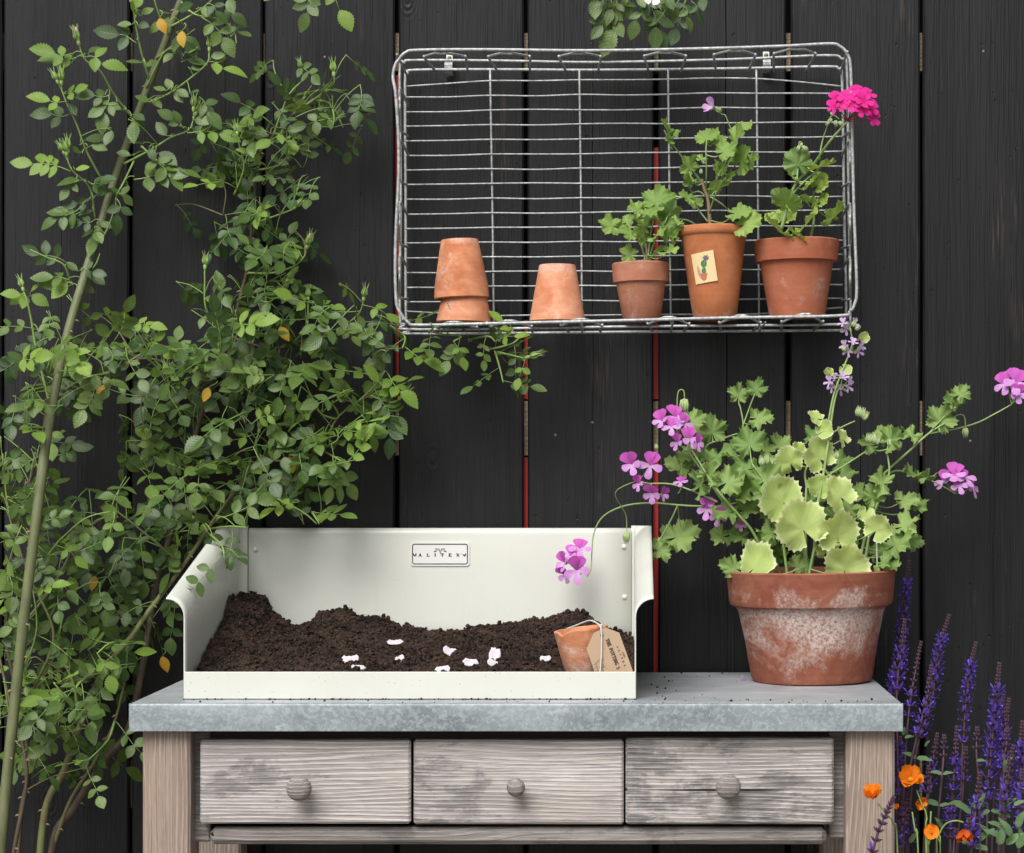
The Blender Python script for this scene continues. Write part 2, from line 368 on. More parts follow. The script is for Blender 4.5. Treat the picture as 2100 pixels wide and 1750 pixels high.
def mat_soil():
    q = NT('dark_compost'); v = q.obj((1, 1, 1))
    n = q.noise(v, 22, 8, 0.78); f = q.noise(v, 330, 4, 0.75)
    c = q.mix(q.ramp(n, [(0.42, 0.0), (0.58, 1.0)]), (0.0075, 0.0060, 0.0056), (0.046, 0.029, 0.022))
    c = q.mix(q.ramp(f, [(0.5, 0.0), (0.68, 0.8)]), c, (0.125, 0.083, 0.062))
    q.set(Base_Color=c, Roughness=0.95, Specular_IOR_Level=0.15, Normal=q.bump(f, 0.9, 0.002)); M['soil'] = q.mat
def mat_ground():
    q = NT('garden_ground'); v = q.obj((1, 1, 1))
    c = q.mix(q.ramp(q.voro(v, 55, 'F1'), [(0.0, 0.0), (0.6, 1.0)]), (0.16, 0.15, 0.135), (0.27, 0.255, 0.235))
    c = q.mix(q.ramp(q.noise(v, 2, 5, 0.6), [(0.4, 0.0), (0.7, 0.5)]), c, (0.13, 0.12, 0.10))
    q.set(Base_Color=c, Roughness=0.9, Normal=q.bump(q.voro(v, 55, 'F1'), 0.6, 0.01)); M['ground'] = q.mat
mat_board(); mat_cream(); mat_wire(); mat_soil(); mat_ground(); mat_zinc('zinc_top', True); mat_zinc('zinc_edge', False)
mat_wood('wood_drawer', 'x', (0.235, 0.215, 0.208), (0.43, 0.395, 0.38), (0.65, 0.605, 0.58), (0.105, 0.105, 0.112), 1.0, 0.53, (0.50, 0.43, 0.375))
mat_wood('wood_drawer_grey', 'x', (0.20, 0.185, 0.178), (0.43, 0.395, 0.375), (0.64, 0.60, 0.565), (0.085, 0.084, 0.09), 5.0, 0.495)
mat_wood('wood_leg', 'z', (0.20, 0.15, 0.12), (0.36, 0.29, 0.24), (0.52, 0.45, 0.40), (0.20, 0.18, 0.165), 2.0, 0.57, (0.42, 0.29, 0.20))
mat_wood('wood_rail', 'x', (0.15, 0.138, 0.13), (0.29, 0.265, 0.248), (0.42, 0.385, 0.36), (0.11, 0.106, 0.105), 3.0, 0.54)
mat_wood('bare_timber', 'x', (0.30, 0.22, 0.15), (0.42, 0.32, 0.22), (0.5, 0.4, 0.29), (0.25, 0.19, 0.13), 4.0)
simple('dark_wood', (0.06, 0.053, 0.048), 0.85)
simple('red_paint', (0.52, 0.030, 0.018), 0.5); simple('black_sheet', (0.006, 0.006, 0.006), 0.9)
mat_terracotta('terra_orange', (0.44, 0.15, 0.066), (0.62, 0.275, 0.15), 0.85, 0.51)
mat_terracotta('terra_light', (0.48, 0.175, 0.085), (0.64, 0.31, 0.19), 0.8, 0.525)
mat_terracotta('terra_brown', (0.37, 0.145, 0.085), (0.46, 0.205, 0.135), 0.6, 0.54)
mat_terracotta('terra_red', (0.36, 0.105, 0.055), (0.42, 0.15, 0.085), 0.5, 0.56)
mat_terracotta('terra_long', (0.42, 0.14, 0.055), (0.50, 0.19, 0.085), 0.8, 0.60, low=(0.0, 0.05, 0.14, -0.06))
mat_terracotta('terra_big', (0.24, 0.074, 0.043), (0.33, 0.125, 0.08), 0.95, 0.452, low=[(0.0, 0.36), (0.16, 0.47), (0.36, 0.53), (0.60, 0.58), (0.645, 0.60), (0.675, 0.46), (0.80, 0.47), (0.9, 0.36)], wscale=9)
simple('terra_inside', (0.26, 0.085, 0.05), 0.9); simple('chip', (0.58, 0.30, 0.17), 0.9)
simple('brass', (0.20, 0.14, 0.075), 0.55, 0.6); simple('white_plastic', (0.78, 0.78, 0.76), 0.4); simple('black_ink', (0.012, 0.012, 0.013), 0.6)
simple('steel', (0.5, 0.5, 0.5), 0.3, 1.0); simple('plate_metal', (0.83, 0.82, 0.81), 0.38, 0.25)
def mat_kraft():
    q = NT('kraft_card'); v = q.obj(); q.set(Base_Color=q.mix(q.noise(v, 900, 3, 0.7), (0.36, 0.245, 0.155), (0.46, 0.335, 0.225)), Roughness=0.85); M['kraft'] = q.mat
mat_kraft(); simple('kraft_ink', (0.05, 0.042, 0.038), 0.8); simple('kraft_ink_soft', (0.17, 0.135, 0.105), 0.85); simple('twine', (0.55, 0.53, 0.50), 0.9)
simple('sticker', (0.80, 0.61, 0.33), 0.6); simple('cactus_green', (0.10, 0.28, 0.10), 0.7); simple('cactus_dark', (0.03, 0.11, 0.05), 0.7); simple('cactus_pot', (0.55, 0.15, 0.09), 0.7)
simple('cactus_flower', (0.17, 0.10, 0.18), 0.7); simple('cactus_shade', (0.46, 0.33, 0.22), 0.7)
leaf_mat('rose_leaf', (0.034, 0.082, 0.020), (0.150, 0.235, 0.050), (0.16, 0.26, 0.07), 0.26, 0.36, back=(0.11, 0.17, 0.055), spec=0.5)
leaf_mat('rose_leaf_young', (0.14, 0.25, 0.035), (0.26, 0.40, 0.07), (0.22, 0.36, 0.10), 0.32, 0.45, back=(0.15, 0.26, 0.07))
leaf_mat('rose_leaf_yellow', (0.55, 0.30, 0.02), (0.6, 0.42, 0.04), (0.6, 0.45, 0.1), 0.3, 0.5)
leaf_mat('crisp_leaf', (0.165, 0.28, 0.078), (0.32, 0.45, 0.145), (0.27, 0.40, 0.14), 0.27, 0.6, 'pel', back=(0.15, 0.24, 0.09), spec=0.25)
leaf_mat('pale_leaf', (0.44, 0.58, 0.17), (0.56, 0.68, 0.25), (0.34, 0.47, 0.14), 0.3, 0.6, 'pel', back=(0.36, 0.46, 0.2), pale=(0.74, 0.78, 0.46), spec=0.25)
leaf_mat('zonal_leaf', (0.32, 0.46, 0.085), (0.42, 0.57, 0.13), (0.32, 0.45, 0.13), 0.27, 0.5, 'pel', back=(0.2, 0.32, 0.1), zone=(0.13, 0.18, 0.05))
leaf_mat('bench_leaf', (0.20, 0.33, 0.08), (0.32, 0.46, 0.125), (0.28, 0.42, 0.13), 0.27, 0.55, 'pel', back=(0.16, 0.26, 0.09), spec=0.25)
leaf_mat('sage_leaf', (0.085, 0.155, 0.07), (0.15, 0.25, 0.10), (0.22, 0.32, 0.15), 0.2, 0.65, back=(0.16, 0.23, 0.13))
stem_mat('cane', (0.135, 0.105, 0.06), (0.19, 0.155, 0.10)); stem_mat('cane_green', (0.095, 0.115, 0.045), (0.165, 0.175, 0.085)); stem_mat('twig', (0.13, 0.10, 0.045), (0.17, 0.21, 0.07)); stem_mat('shoot', (0.17, 0.27, 0.065), (0.25, 0.37, 0.10)); stem_mat('dark_twig', (0.06, 0.04, 0.03), (0.10, 0.075, 0.045))
stem_mat('pel_stem', (0.21, 0.32, 0.10), (0.30, 0.42, 0.16)); stem_mat('woody', (0.22, 0.15, 0.09), (0.30, 0.22, 0.13)); stem_mat('pedicel', (0.20, 0.045, 0.05), (0.28, 0.07, 0.06))
stem_mat('sage_stem', (0.055, 0.028, 0.045), (0.10, 0.05, 0.07)); simple('thorn', (0.26, 0.17, 0.11), 0.6); stem_mat('bud', (0.20, 0.33, 0.08), (0.30, 0.43, 0.13)); simple('bud_tip', (0.72, 0.36, 0.42), 0.6); stem_mat('hairy_bud', (0.30, 0.40, 0.17), (0.42, 0.50, 0.25))
petal_mat('pink_upper', (0.64, 0.13, 0.56), (0.55, 0.10, 0.48), (0.16, 0.0, 0.13)); petal_mat('pink_lower', (0.66, 0.31, 0.72), (0.72, 0.46, 0.76), None)
petal_mat('mauve_petal', (0.66, 0.45, 0.77), (0.72, 0.58, 0.80), (0.38, 0.07, 0.36)); petal_mat('magenta_petal', (0.80, 0.035, 0.36), (0.72, 0.02, 0.22), (0.42, 0.0, 0.10))
petal_mat('light_pink', (0.68, 0.38, 0.74), (0.80, 0.65, 0.82), (0.5, 0.1, 0.45)); petal_mat('white_petal', (0.68, 0.65, 0.70), (0.74, 0.73, 0.745), None, 0.15)
petal_mat('orange_petal', (0.90, 0.27, 0.012), (0.80, 0.20, 0.01), (0.60, 0.10, 0.0)); petal_mat('rust_petal', (0.62, 0.11, 0.015), (0.4, 0.05, 0.01)); simple('stamen', (0.72, 0.35, 0.03), 0.7)
simple('sage_calyx', (0.060, 0.022, 0.055), 0.7); simple('sage_bud', (0.062, 0.026, 0.048), 0.7); petal_mat('sage_petal', (0.20, 0.12, 0.64), (0.13, 0.07, 0.46), None, 0.2)
rng = random.Random(7)
# ------------------------------------------------------------------ ground
m = MB(); m.box(-400, 400, -400, 400, -0.2, 0.0); g = m.build('ground', M['ground']); g['kind'] = 'structure'

# ------------------------------------------------------------------ fence of black boards
FZ = 2.25
fence = thing('board_fence', (0, 0, 0), 'tall fence of wide black painted vertical boards behind everything', 'fence')
edges = [-2150, -1881, -1612, -1343, -1075, -804, -536, -268, 5, 267, 540, 813, 1078, 1345, 1617, 1890, 2160, 2430, 2700, 2970, 3240, 3510, 3780, 4050]
gaps = {5: 5, 267: 6, 540: 5, 813: 8, 1078: 8, 1345: 10, 1617: 10, 1890: 7}
cracks = {5: [127], 267: [462], 540: [746, 560], 813: [], 1078: [1214], 1345: [1490], 1617: [1765], 1890: [2035]}
k0 = px(0)
def wx(x): return (x - VX) * k0
def board(i, xa, xb, crk, seed):
    r = random.Random(seed); mb = MB(); T = 0.013; NR = 60
    # section across the board: (x, depth) ; cracks are narrow V grooves that wander and close up along the length
    xs = [(xa, 0.0035), (xa + 0.0028, 0.0004)]
    n = 8
    for j in range(1, n): xs.append((xa + (xb - xa) * j / n, 0.0))
    xs += [(xb - 0.0028, 0.0004), (xb, 0.0035)]
    cols = [[x, d, None] for x, d in xs]
    for c in crk:
        cx = wx(c)
        cols = [q for q in cols if q[2] is not None or abs(q[0] - cx) > 0.006 or q[1] > 0]
        for s_, dd in ((-1, 0), (0, 1), (1, 0)): cols.append([cx + s_ * 1e-5, 0.0, (cx, s_, dd)])
    cols.sort(key=lambda q: q[0]); rows = []
    bow = r.uniform(-0.0015, 0.0015); yo = r.uniform(-0.0012, 0.0012)
    for k in range(NR + 1):
        z = FZ * k / NR; row = []
        ea = 0.0011 * noise.noise(Vector((seed, z * 2.1, 0))); eb = 0.0011 * noise.noise(Vector((seed, z * 2.1, 5)))
        for x, d, cr in cols:
            f = (x - xa) / (xb - xa)
            y = yo + d + bow * 4 * f * (1 - f) + 0.0012 * noise.noise(Vector((f * 3 + seed * 3, z * 0.7, 2)))
            X = x + ea * (1 - f) + eb * f
            if cr:
                cx, s_, dd = cr
                wob = 0.004 * noise.noise(Vector((seed * 5 + cx * 40, z * 1.4, 1))) + 0.0012 * noise.noise(Vector((cx * 40, z * 9, 1)))
                wd = max(0.00004, 0.0003 + 0.0013 * noise.noise(Vector((cx * 33, z * 1.1, 8))))
                X = cx + wob + s_ * wd; y += dd * min(0.012, wd * 6)
            row.append(mb.vert((X, y, z)))
        back = [mb.vert((xa, T + yo, z)), mb.vert((xb, T + yo, z))]
        rows.append(row + [back[1], back[0]])
    L = len(rows[0])
    for k in range(NR):
        for j in range(L): mb.face(rows[k][j], rows[k][(j + 1) % L], rows[k + 1][(j + 1) % L], rows[k + 1][j])
    mb.face(*rows[0][::-1]); mb.face(*rows[-1])
    o = mb.build('board', M['board'], fence, smooth=True, sharp=28)
    return o
boards = []
for i in range(len(edges) - 1):
    a, b = edges[i], edges[i + 1]
    boards.append((a, board(i, wx(a + gaps.get(a, 6) / 2), wx(b - gaps.get(b, 6) / 2), cracks.get(a, [a + 140]), i + 1)))
def screw(x, y, parent):
    p = P(x, y, 0.0); mb = MB(); prof = [(0.0001, -0.0012), (0.0018, -0.0010), (0.0027, 0.0004), (0.0027, 0.002), (0.0001, 0.002)]
    mb.lathe(prof, p, 12, Matrix.Rotation(R(-90), 3, 'X'), close=False); mb.build('screw', M['brass'], parent, smooth=True)
for (x, y) in ((666, 118), (1215, 867), (2017, 106), (1524, 893), (1079 + 60, 893), (2137 - 220 + 225, 905), (1990, 905), (128, 171)):
    par = [o for a, o in boards if a <= x][-1]; screw(x, y, par)
# rails, red boards and membrane behind the boards
for (y0, y1) in ((64, 142), (822, 934), (1560, 1660)):
    za = P(0, y1, 0).z; zb = P(0, y0, 0).z; mb = MB(); mb.box(wx(-2150), wx(4050), 0.0155, 0.055, za, zb); o = mb.build('rail', M['bare_timber'], fence); o['label'] = 'bare timber rail showing in the gaps between boards'
def redb(x0, x1, y0, y1):
    mb = MB(); mb.box(wx(x0), wx(x1), 0.016, 0.028, P(0, y1, 0).z, P(0, y0, 0).z); o = mb.build('red_board', M['red_paint'], fence); o['label'] = 'red painted board showing through a gap'
redb(790, 836, 600, 815); redb(790, 836, 150, 560)
redb(1060, 1096, 655, 818); redb(1060, 1081, 938, 1300)
redb(1325, 1365, 300, 818); redb(1325, 1365, 938, 1540)
mb = MB(); mb.box(wx(-2150), wx(4050), 0.066, 0.07, 0.0, FZ); mb.build('backing_sheet', M['black_sheet'], fence)

# ------------------------------------------------------------------ potting bench
TB = 0.491; BZ = CAM_Z - 0.2944
def bx(x, t): return (x - VX) * px(t)
def bz(y, t): return CAM_Z - (y - VY) * px(t)
bench = thing('potting_bench', (-0.152, -0.26, 0), 'weathered grey wooden potting bench with galvanised top and three drawers', 'bench')
XL, XR = bx(264.5, TB), bx(1852, TB)
mb = MB(); zt, zb = BZ, bz(1500, TB)
# sheet metal top folded down over the edge: slightly uneven sheet and a rounded fold
NX, NY = 60, 14; rows = []
for j in range(NY + 1):
    yy = -TB + 0.004 + (TB - 0.03 - 0.008) * j / NY
    rows.append([mb.vert((XL + 0.003 + (XR - XL - 0.006) * i / NX, yy, zt + (0.0005 * noise.noise(Vector((i * 0.3, j * 0.5, 3))) if 0 < i < NX and 0 < j < NY else 0))) for i in range(NX + 1)])
for j in range(NY):
    for i in range(NX): mb.face(rows[j][i], rows[j][i + 1], rows[j + 1][i + 1], rows[j + 1][i])
mb.build('metal_top', M['zinc_top'], bench, smooth=True)
mb = MB()
def apron(p0, p1, out):
    p0 = Vector(p0); p1 = Vector(p1); out = Vector(out); n = 40; prof = [(-0.003, 0.0), (-0.0012, -0.0005), (-0.0003, -0.0015), (0.0, -0.0035), (0.0, -0.5), (-0.001, -1.0), (-0.01, -1.0)]
    rr = []
    for k in range(n + 1):
        p = p0.lerp(p1, k / n); row = []
        for a, h in prof:
            z = zt + (h if h > -0.1 else h * (zt - zb)); wv = 0.0006 * noise.noise(Vector((p.x * 9, p.y * 9, h * 3)))
            q = p + out * (a + wv * (h < -0.01)); row.append(mb.vert((q.x, q.y, z)))
        rr.append(row)
    for k in range(n):
        for j in range(len(prof) - 1): mb.face(rr[k][j], rr[k][j + 1], rr[k + 1][j + 1], rr[k + 1][j])
apron((XL, -TB, 0), (XR, -TB, 0), (0, -1, 0)); apron((XR, -TB, 0), (XR, -0.03, 0), (1, 0, 0)); apron((XL, -0.03, 0), (XL, -TB, 0), (-1, 0, 0))
mb.build('metal_edge', M['zinc_edge'], bench, smooth=True, sharp=40)
mb = MB(); mb.box(XL + 0.006, XR - 0.006, -TB + 0.006, -0.034, zb + 0.004, zt - 0.003); mb.build('core_panel', M['dark_wood'], bench)
tl = 0.474
def leg(x0, x1, ta, tb, mat='wood_leg'):
    mb = MB(); mb.box(x0, x1, -ta, -tb, 0, zb + 0.0035, 0.0035); return mb.build('leg', M[mat], bench)
leg(bx(292, tl), bx(390, tl), tl, tl - 0.062); leg(bx(1735, tl), bx(1835, tl), tl, tl - 0.062)
leg(bx(292, tl), bx(390, tl), 0.10, 0.04); leg(bx(1735, tl), bx(1835, tl), 0.10, 0.04)
td = 0.468
def plank(name, x0, x1, y0, y1, t0, t1, mat, b=0.003):
    mb = MB(); mb.box(bx(x0, t0), bx(x1, t0), -t0, -t1, bz(y1, t0), bz(y0, t0), b); return mb.build(name, M[mat], bench)
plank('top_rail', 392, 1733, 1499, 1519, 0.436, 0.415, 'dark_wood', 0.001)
plank('drawer_frame', 392, 431, 1499, 1727, 0.443, 0.06, 'wood_rail', 0.002); plank('drawer_frame', 1700, 1733, 1499, 1720, 0.441, 0.06, 'wood_rail', 0.002)
plank('lower_rail', 430, 1695, 1698, 1733, 0.459, 0.435, 'wood_rail', 0.006)
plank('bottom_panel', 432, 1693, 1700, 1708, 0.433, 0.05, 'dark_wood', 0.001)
plank('back_panel', 392, 1733, 1520, 1690, 0.075, 0.06, 'dark_wood', 0.001)
def knob(x, y, r, t, parent, tilt):
    c = Vector((bx(x, t), -t, bz(y, t))); rr = r * px(t + 0.03); mb = MB()
    prof = [(0.0001, 0.036), (rr * 0.3, 0.0357), (rr * 0.55, 0.0348), (rr * 0.75, 0.0332), (rr * 0.89, 0.0308), (rr * 0.97, 0.0280), (rr, 0.0250), (rr * 0.985, 0.0225), (rr * 0.93, 0.0195), (rr * 0.72, 0.0135), (rr * 0.52, 0.008), (rr * 0.5, 0.0)]
    mb.lathe(prof, c, 40, Matrix.Rotation(R(90), 3, 'X') @ Matrix.Rotation(R(tilt), 3, 'Z'), close=False); return mb.build('knob', M['wood_rail'], parent, smooth=True)
for (x0, x1, y0, y1, kx, ky, kr, tt, tl_) in ((410, 842, 1518, 1690, 619, 1612, 26, td, 20), (848, 1279, 1518, 1691, 1060, 1610, 19, td - 0.002, 60), (1283, 1710, 1514, 1691, 1492, 1609, 26, td + 0.001, -35)):
    d = plank('drawer', x0, x1, y0, y1, tt, tt - 0.022, 'wood_drawer_grey' if x0 > 1200 else 'wood_drawer', 0.0028); knob(kx, ky, kr, tt - 0.0005, d, tl_)
    mb = MB(); mb.box(bx(x0 + 12, tt), bx(x1 - 12, tt), -tt + 0.0225, -0.09, bz(y1 - 10, tt), bz(y0 + 12, tt)); mb.build('drawer_box', M['dark_wood'], d)

# ------------------------------------------------------------------ cream metal potting tray
TF, TK = 0.441, 0.036
XA, XB = bx(378, TF), bx(1303, TF)
tray = thing('potting_tray', ((XA + XB) / 2, -(TF + TK) / 2, BZ), 'cream painted metal potting tray with rolled sides standing on the bench', 'tray')
ZL = bz(1378, TF); SH = 0.0018
def solid(o, th=SH, off=0.0):
    md = o.modifiers.new('thickness', 'SOLIDIFY'); md.thickness = th; md.offset = off
def side(xw, s):
    """s = -1 left, +1 right; sheet that flares outward at the top and turns in at the back corner"""
    mb = MB(); zf, zbk = 0.978, 1.064; r = 0.024; rows = []
    plan = []
    for k in range(25): plan.append((xw, TF - (TF - TK - (0.012 if s < 0 else 0.004)) * k / 24, s, 0.0))
    cr = 0.012 if s < 0 else 0.004
    for k in range(1, 7):
        a = R(15 * k); plan.append((xw - s * cr * (1 - math.cos(a)), TK + cr - cr * math.sin(a), s * math.cos(a), -math.sin(a)))
    plan.append((xw - s * (cr + 0.002), TK, 0.0, -1.0))
    for (X, t, nx, nt_) in plan:
        f = (TF - t) / (TF - TK); ff = min(1.0, f * 1.06)
        top = zf + (zbk - zf) * (ff if ff < 0.9 else 0.9 + 0.1 * math.sin(min(1, (ff - 0.9) / 0.1) * math.pi / 2)); row = []
        rr = r * (1.0 if abs(nx) > 0.99 else 0.35)
        for h in (0.0, 0.3, 0.6, 0.85, 1.0):
            row.append(mb.vert((X, -t, BZ + 0.0012 + (top - rr - BZ - 0.0012) * h)))
        for k in range(1, 10):
            a = R(10 * k); off = rr * (1 - math.cos(a))
            row.append(mb.vert((X + nx * off, -(t + nt_ * off), top - rr + rr * math.sin(a))))
        rows.append(row)
    for i in range(len(rows) - 1):
        for j in range(len(rows[0]) - 1):
            q = (rows[i][j], rows[i + 1][j], rows[i + 1][j + 1], rows[i][j + 1]); mb.face(*(q if s < 0 else q[::-1]))
    o = mb.build('side_panel', M['cream'], tray, smooth=True); solid(o); return o
side(XA, -1); side(XB, 1)
mb = MB(); rows = []
for k in range(13):
    X = XA + 0.0155 + (XB - XA - 0.0215) * k / 12; row = []
    for z in (BZ + 0.0012, 0.92, 0.99, 1.0525): row.append(mb.vert((X, -TK - 0.0022, z)))
    for a in (20, 40, 60, 80, 100, 120): row.append(mb.vert((X, -TK - 0.0022 + 0.008 * (1 - math.cos(R(a))), 1.0525 + 0.008 * math.sin(R(a)))))
    rows.append(row)
for i in range(12):
    for j in range(len(rows[0]) - 1): mb.face(rows[i][j], rows[i + 1][j], rows[i + 1][j + 1], rows[i][j + 1])
o = mb.build('back_panel', M['cream'], tray, smooth=True); solid(o)
mb = MB(); mb.box(XA - 0.0008, XB + 0.0008, -TF - 0.001, -TF + 0.0016, BZ + 0.0008, ZL, 0.0007); mb.build('front_lip', M['cream'], tray)
mb = MB(); mb.box(XA + 0.002, XB - 0.002, -TF + 0.003, -TK - 0.004, BZ + 0.0009, BZ + 0.0026); mb.build('base_sheet', M['cream'], tray)
for (x, y) in ((523, 1128), (524, 1229), (1280, 1122), (1281, 1225)):
    c = P(x, y, TK + 0.0035); mb = MB(); mb.lathe([(0.0001, 0.0022), (0.0024, 0.0018), (0.0038, 0.0007), (0.0042, -0.0008)], c, 14, Matrix.Rotation(R(90), 3, 'X'), close=False); mb.build('rivet', M['cream'], tray, smooth=True)
# lettering as thin inlaid shapes: strokes on a plane given by origin, right and up vectors
class Ink:
    def __init__(s, o, ex, ey, lift): s.o, s.ex, s.ey = Vector(o), Vector(ex), Vector(ey); s.n = s.ex.cross(s.ey).normalized(); s.l = lift; s.mb = MB()
    def p(s, x, y): return s.o + s.ex * x + s.ey * y + s.n * s.l
    def poly(s, pts): s.mb.face(*[s.mb.vert(s.p(*q)) for q in pts])
    def bar(s, x0, y0, x1, y1, w0, w1=None):
        w1 = w0 if w1 is None else w1; d = Vector((x1 - x0, y1 - y0)); d.normalize(); nx, ny = -d.y, d.x
        s.poly([(x0 - nx * w0 / 2, y0 - ny * w0 / 2), (x1 - nx * w1 / 2, y1 - ny * w1 / 2), (x1 + nx * w1 / 2, y1 + ny * w1 / 2), (x0 + nx * w0 / 2, y0 + ny * w0 / 2)])
    def path(s, pts, ws):
        L = []
        for i, (x, y) in enumerate(pts):
            a = pts[max(i - 1, 0)]; b = pts[min(i + 1, len(pts) - 1)]; d = Vector((b[0] - a[0], b[1] - a[1])); d.normalize(); w_ = ws[i] if isinstance(ws, (list, tuple)) else ws
            L.append(((x - d.y * w_ / 2, y + d.x * w_ / 2), (x + d.y * w_ / 2, y - d.x * w_ / 2)))
        for i in range(len(L) - 1): s.poly([L[i][1], L[i + 1][1], L[i + 1][0], L[i][0]])
    def ell(s, cx, cy, rx, ry, n=20): s.poly([(cx + rx * math.cos(2 * math.pi * k / n), cy + ry * math.sin(2 * math.pi * k / n)) for k in range(n)])
    def ring(s, cx, cy, rx, ry, w, a0=0, a1=360, n=24):
        s.path([(cx + rx * math.cos(R(a0 + (a1 - a0) * k / n)), cy + ry * math.sin(R(a0 + (a1 - a0) * k / n))) for k in range(n + 1)], w)
    def glyph(s, ch, x, y, h, wd, T=0.2, th=0.07):
        """serif capital in a box wd x h; T = thick stroke, th = thin, as fractions of h"""
        T *= h; th *= h
        def b(x0, y0, x1, y1, w0): s.bar(x + x0 * wd, y + y0 * h, x + x1 * wd, y + y1 * h, w0)
        def ser(cx, cy, l=0.26): s.bar(x + cx * wd - l * h, y + cy * h + (th / 2 if cy < .5 else -th / 2), x + cx * wd + l * h, y + cy * h + (th / 2 if cy < .5 else -th / 2), th)
        if ch == 'A': b(.12, 0, .5, 1, th); b(.5, 1, .86, 0, T); b(.26, .34, .72, .34, th); ser(.12, 0, .16); ser(.86, 0, .2)
        elif ch == 'L': b(.28, 0, .28, 1, T); ser(.28, 1); b(.1, .04, .95, .04, th * 1.2); b(.92, 0, .92, .3, th * 1.3)
        elif ch == 'I': b(.5, 0, .5, 1, T); ser(.5, 0); ser(.5, 1)
        elif ch == 'T': b(.5, 0, .5, 1, T); ser(.5, 0); b(0, .95, 1, .95, th * 1.3); b(.04, .7, .04, 1, th * 1.2); b(.96, .7, .96, 1, th * 1.2)
        elif ch == 'E': b(.25, 0, .25, 1, T); b(.05, .04, .9, .04, th * 1.2); b(.05, .96, .88, .96, th * 1.2); b(.25, .5, .68, .5, th * 1.2); b(.9, 0, .9, .28, th * 1.2); b(.86, .74, .86, 1, th * 1.2); b(.68, .38, .68, .62, th)
        elif ch == 'X': b(.15, 1, .85, 0, T); b(.15, 0, .85, 1, th); ser(.15, 1, .18); ser(.85, 1, .18); ser(.15, 0, .18); ser(.85, 0, .18)
        elif ch == 'H': b(.2, 0, .2, 1, T); b(.8, 0, .8, 1, T); b(.2, .5, .8, .5, th); [ser(c, d, .18) for c in (.2, .8) for d in (0, 1)]
        elif ch == 'P': b(.25, 0, .25, 1, T); ser(.25, 0, .2); s.path([(x + wd * q[0], y + h * q[1]) for q in ((.1, .96), (.55, .96), (.8, .88), (.88, .72), (.8, .56), (.55, .47), (.25, .47))], [th, th, T * .7, T, T * .7, th, th])
        elif ch == 'O': s.path([(x + wd * (.5 + .42 * math.cos(2 * math.pi * k / 24)), y + h * (.5 + .48 * math.sin(2 * math.pi * k / 24))) for k in range(25)], [th + (T - th) * abs(math.cos(2 * math.pi * k / 24)) for k in range(25)])
        elif ch == 'N': b(.18, 0, .18, 1, th * 1.2); b(.82, 0, .82, 1, th * 1.2); b(.18, 1, .82, 0, T); ser(.18, 0, .16); ser(.82, 1, .16); ser(.12, 1, .12)
        elif ch == 'G': s.path([(x + wd * (.52 + .40 * math.cos(R(a))), y + h * (.5 + .47 * math.sin(R(a)))) for a in range(45, 316, 18)], [th + (T - th) * abs(math.cos(R(a))) for a in range(45, 316, 18)]); b(.84, .08, .84, .42, T); b(.62, .42, .98, .42, th); b(.82, .72, .82, .98, th)
        elif ch == 'S': s.path([(x + wd * q[0], y + h * q[1]) for q in ((.85, .72), (.78, .9), (.5, .97), (.22, .88), (.18, .7), (.4, .56), (.7, .42), (.84, .26), (.74, .09), (.48, .03), (.22, .1), (.14, .28))], [th, th, th, T * .8, T, T, T, T, T * .8, th, th, th])
    def text(s, st, x, y, h, wd, adv, **k):
        for ch in st:
            if ch != ' ': s.glyph(ch, x, y, h, wd, **k)
            x += adv if ch != 'I' or k.get('mono') else adv
    def emblem(s, cx, cy, w_):
        """spray of four leaves rising from a stalk"""
        for sg in (-1, 1):
            s.path([(cx + sg * w_ * a, cy + w_ * b) for a, b in ((0.015, -0.22), (0.045, -0.05), (0.10, 0.16), (0.16, 0.24), (0.22, 0.20))], [w_ * .02, w_ * .05, w_ * .075, w_ * .05, w_ * .015])
            s.path([(cx + sg * w_ * a, cy + w_ * b) for a, b in ((0.17, 0.06), (0.24, 0.18), (0.33, 0.215), (0.42, 0.20), (0.48, 0.17))], [w_ * .015, w_ * .05, w_ * .08, w_ * .06, w_ * .01])
            s.path([(cx + sg * w_ * a, cy + w_ * b) for a, b in ((0.24, 0.02), (0.33, 0.05), (0.44, 0.0), (0.54, -0.05), (0.62, -0.085))], [w_ * .015, w_ * .07, w_ * .11, w_ * .09, w_ * .01])
    def build(s, name, mat, parent): return s.mb.build(name, M[mat], parent)
def rrect(w_, h_, r, n=6):
    pts = []
    for cx, cy, a0 in ((w_ / 2 - r, h_ / 2 - r, 0), (-w_ / 2 + r, h_ / 2 - r, 90), (-w_ / 2 + r, -h_ / 2 + r, 180), (w_ / 2 - r, -h_ / 2 + r, 270)):
        for k in range(n + 1): pts.append((cx + r * math.cos(R(a0 + 90 * k / n)), cy + r * math.sin(R(a0 + 90 * k / n))))
    return pts
tp = TK + 0.0032; pc = P(902.5, 1136.5, tp); kp = px(tp); ex, ez = Vector((1, 0, 0)), Vector((0, 0, 1))
mb = MB(); pts = rrect(121 * kp, 49 * kp, 6 * kp); fr = [mb.vert((pc.x + a, -tp - 0.0016, pc.z + b)) for a, b in pts]; bk = [mb.vert((pc.x + a * 1.006, -tp, pc.z + b * 1.01)) for a, b in pts]
mb.face(*fr)
for i in range(len(pts)): mb.face(bk[i], bk[(i + 1) % len(pts)], fr[(i + 1) % len(pts)], fr[i])
plate = mb.build('name_plate', M['plate_metal'], tray); plate['label'] = 'pale metal name plate with black border and lettering'
ik = Ink((pc.x, -tp - 0.0016, pc.z), ex, ez, 0.0003); b_ = rrect(112.5 * kp, 40.5 * kp, 4 * kp); ik.path(b_ + [b_[0], b_[1]], 1.9 * kp); ik.build('border', 'black_ink', plate)
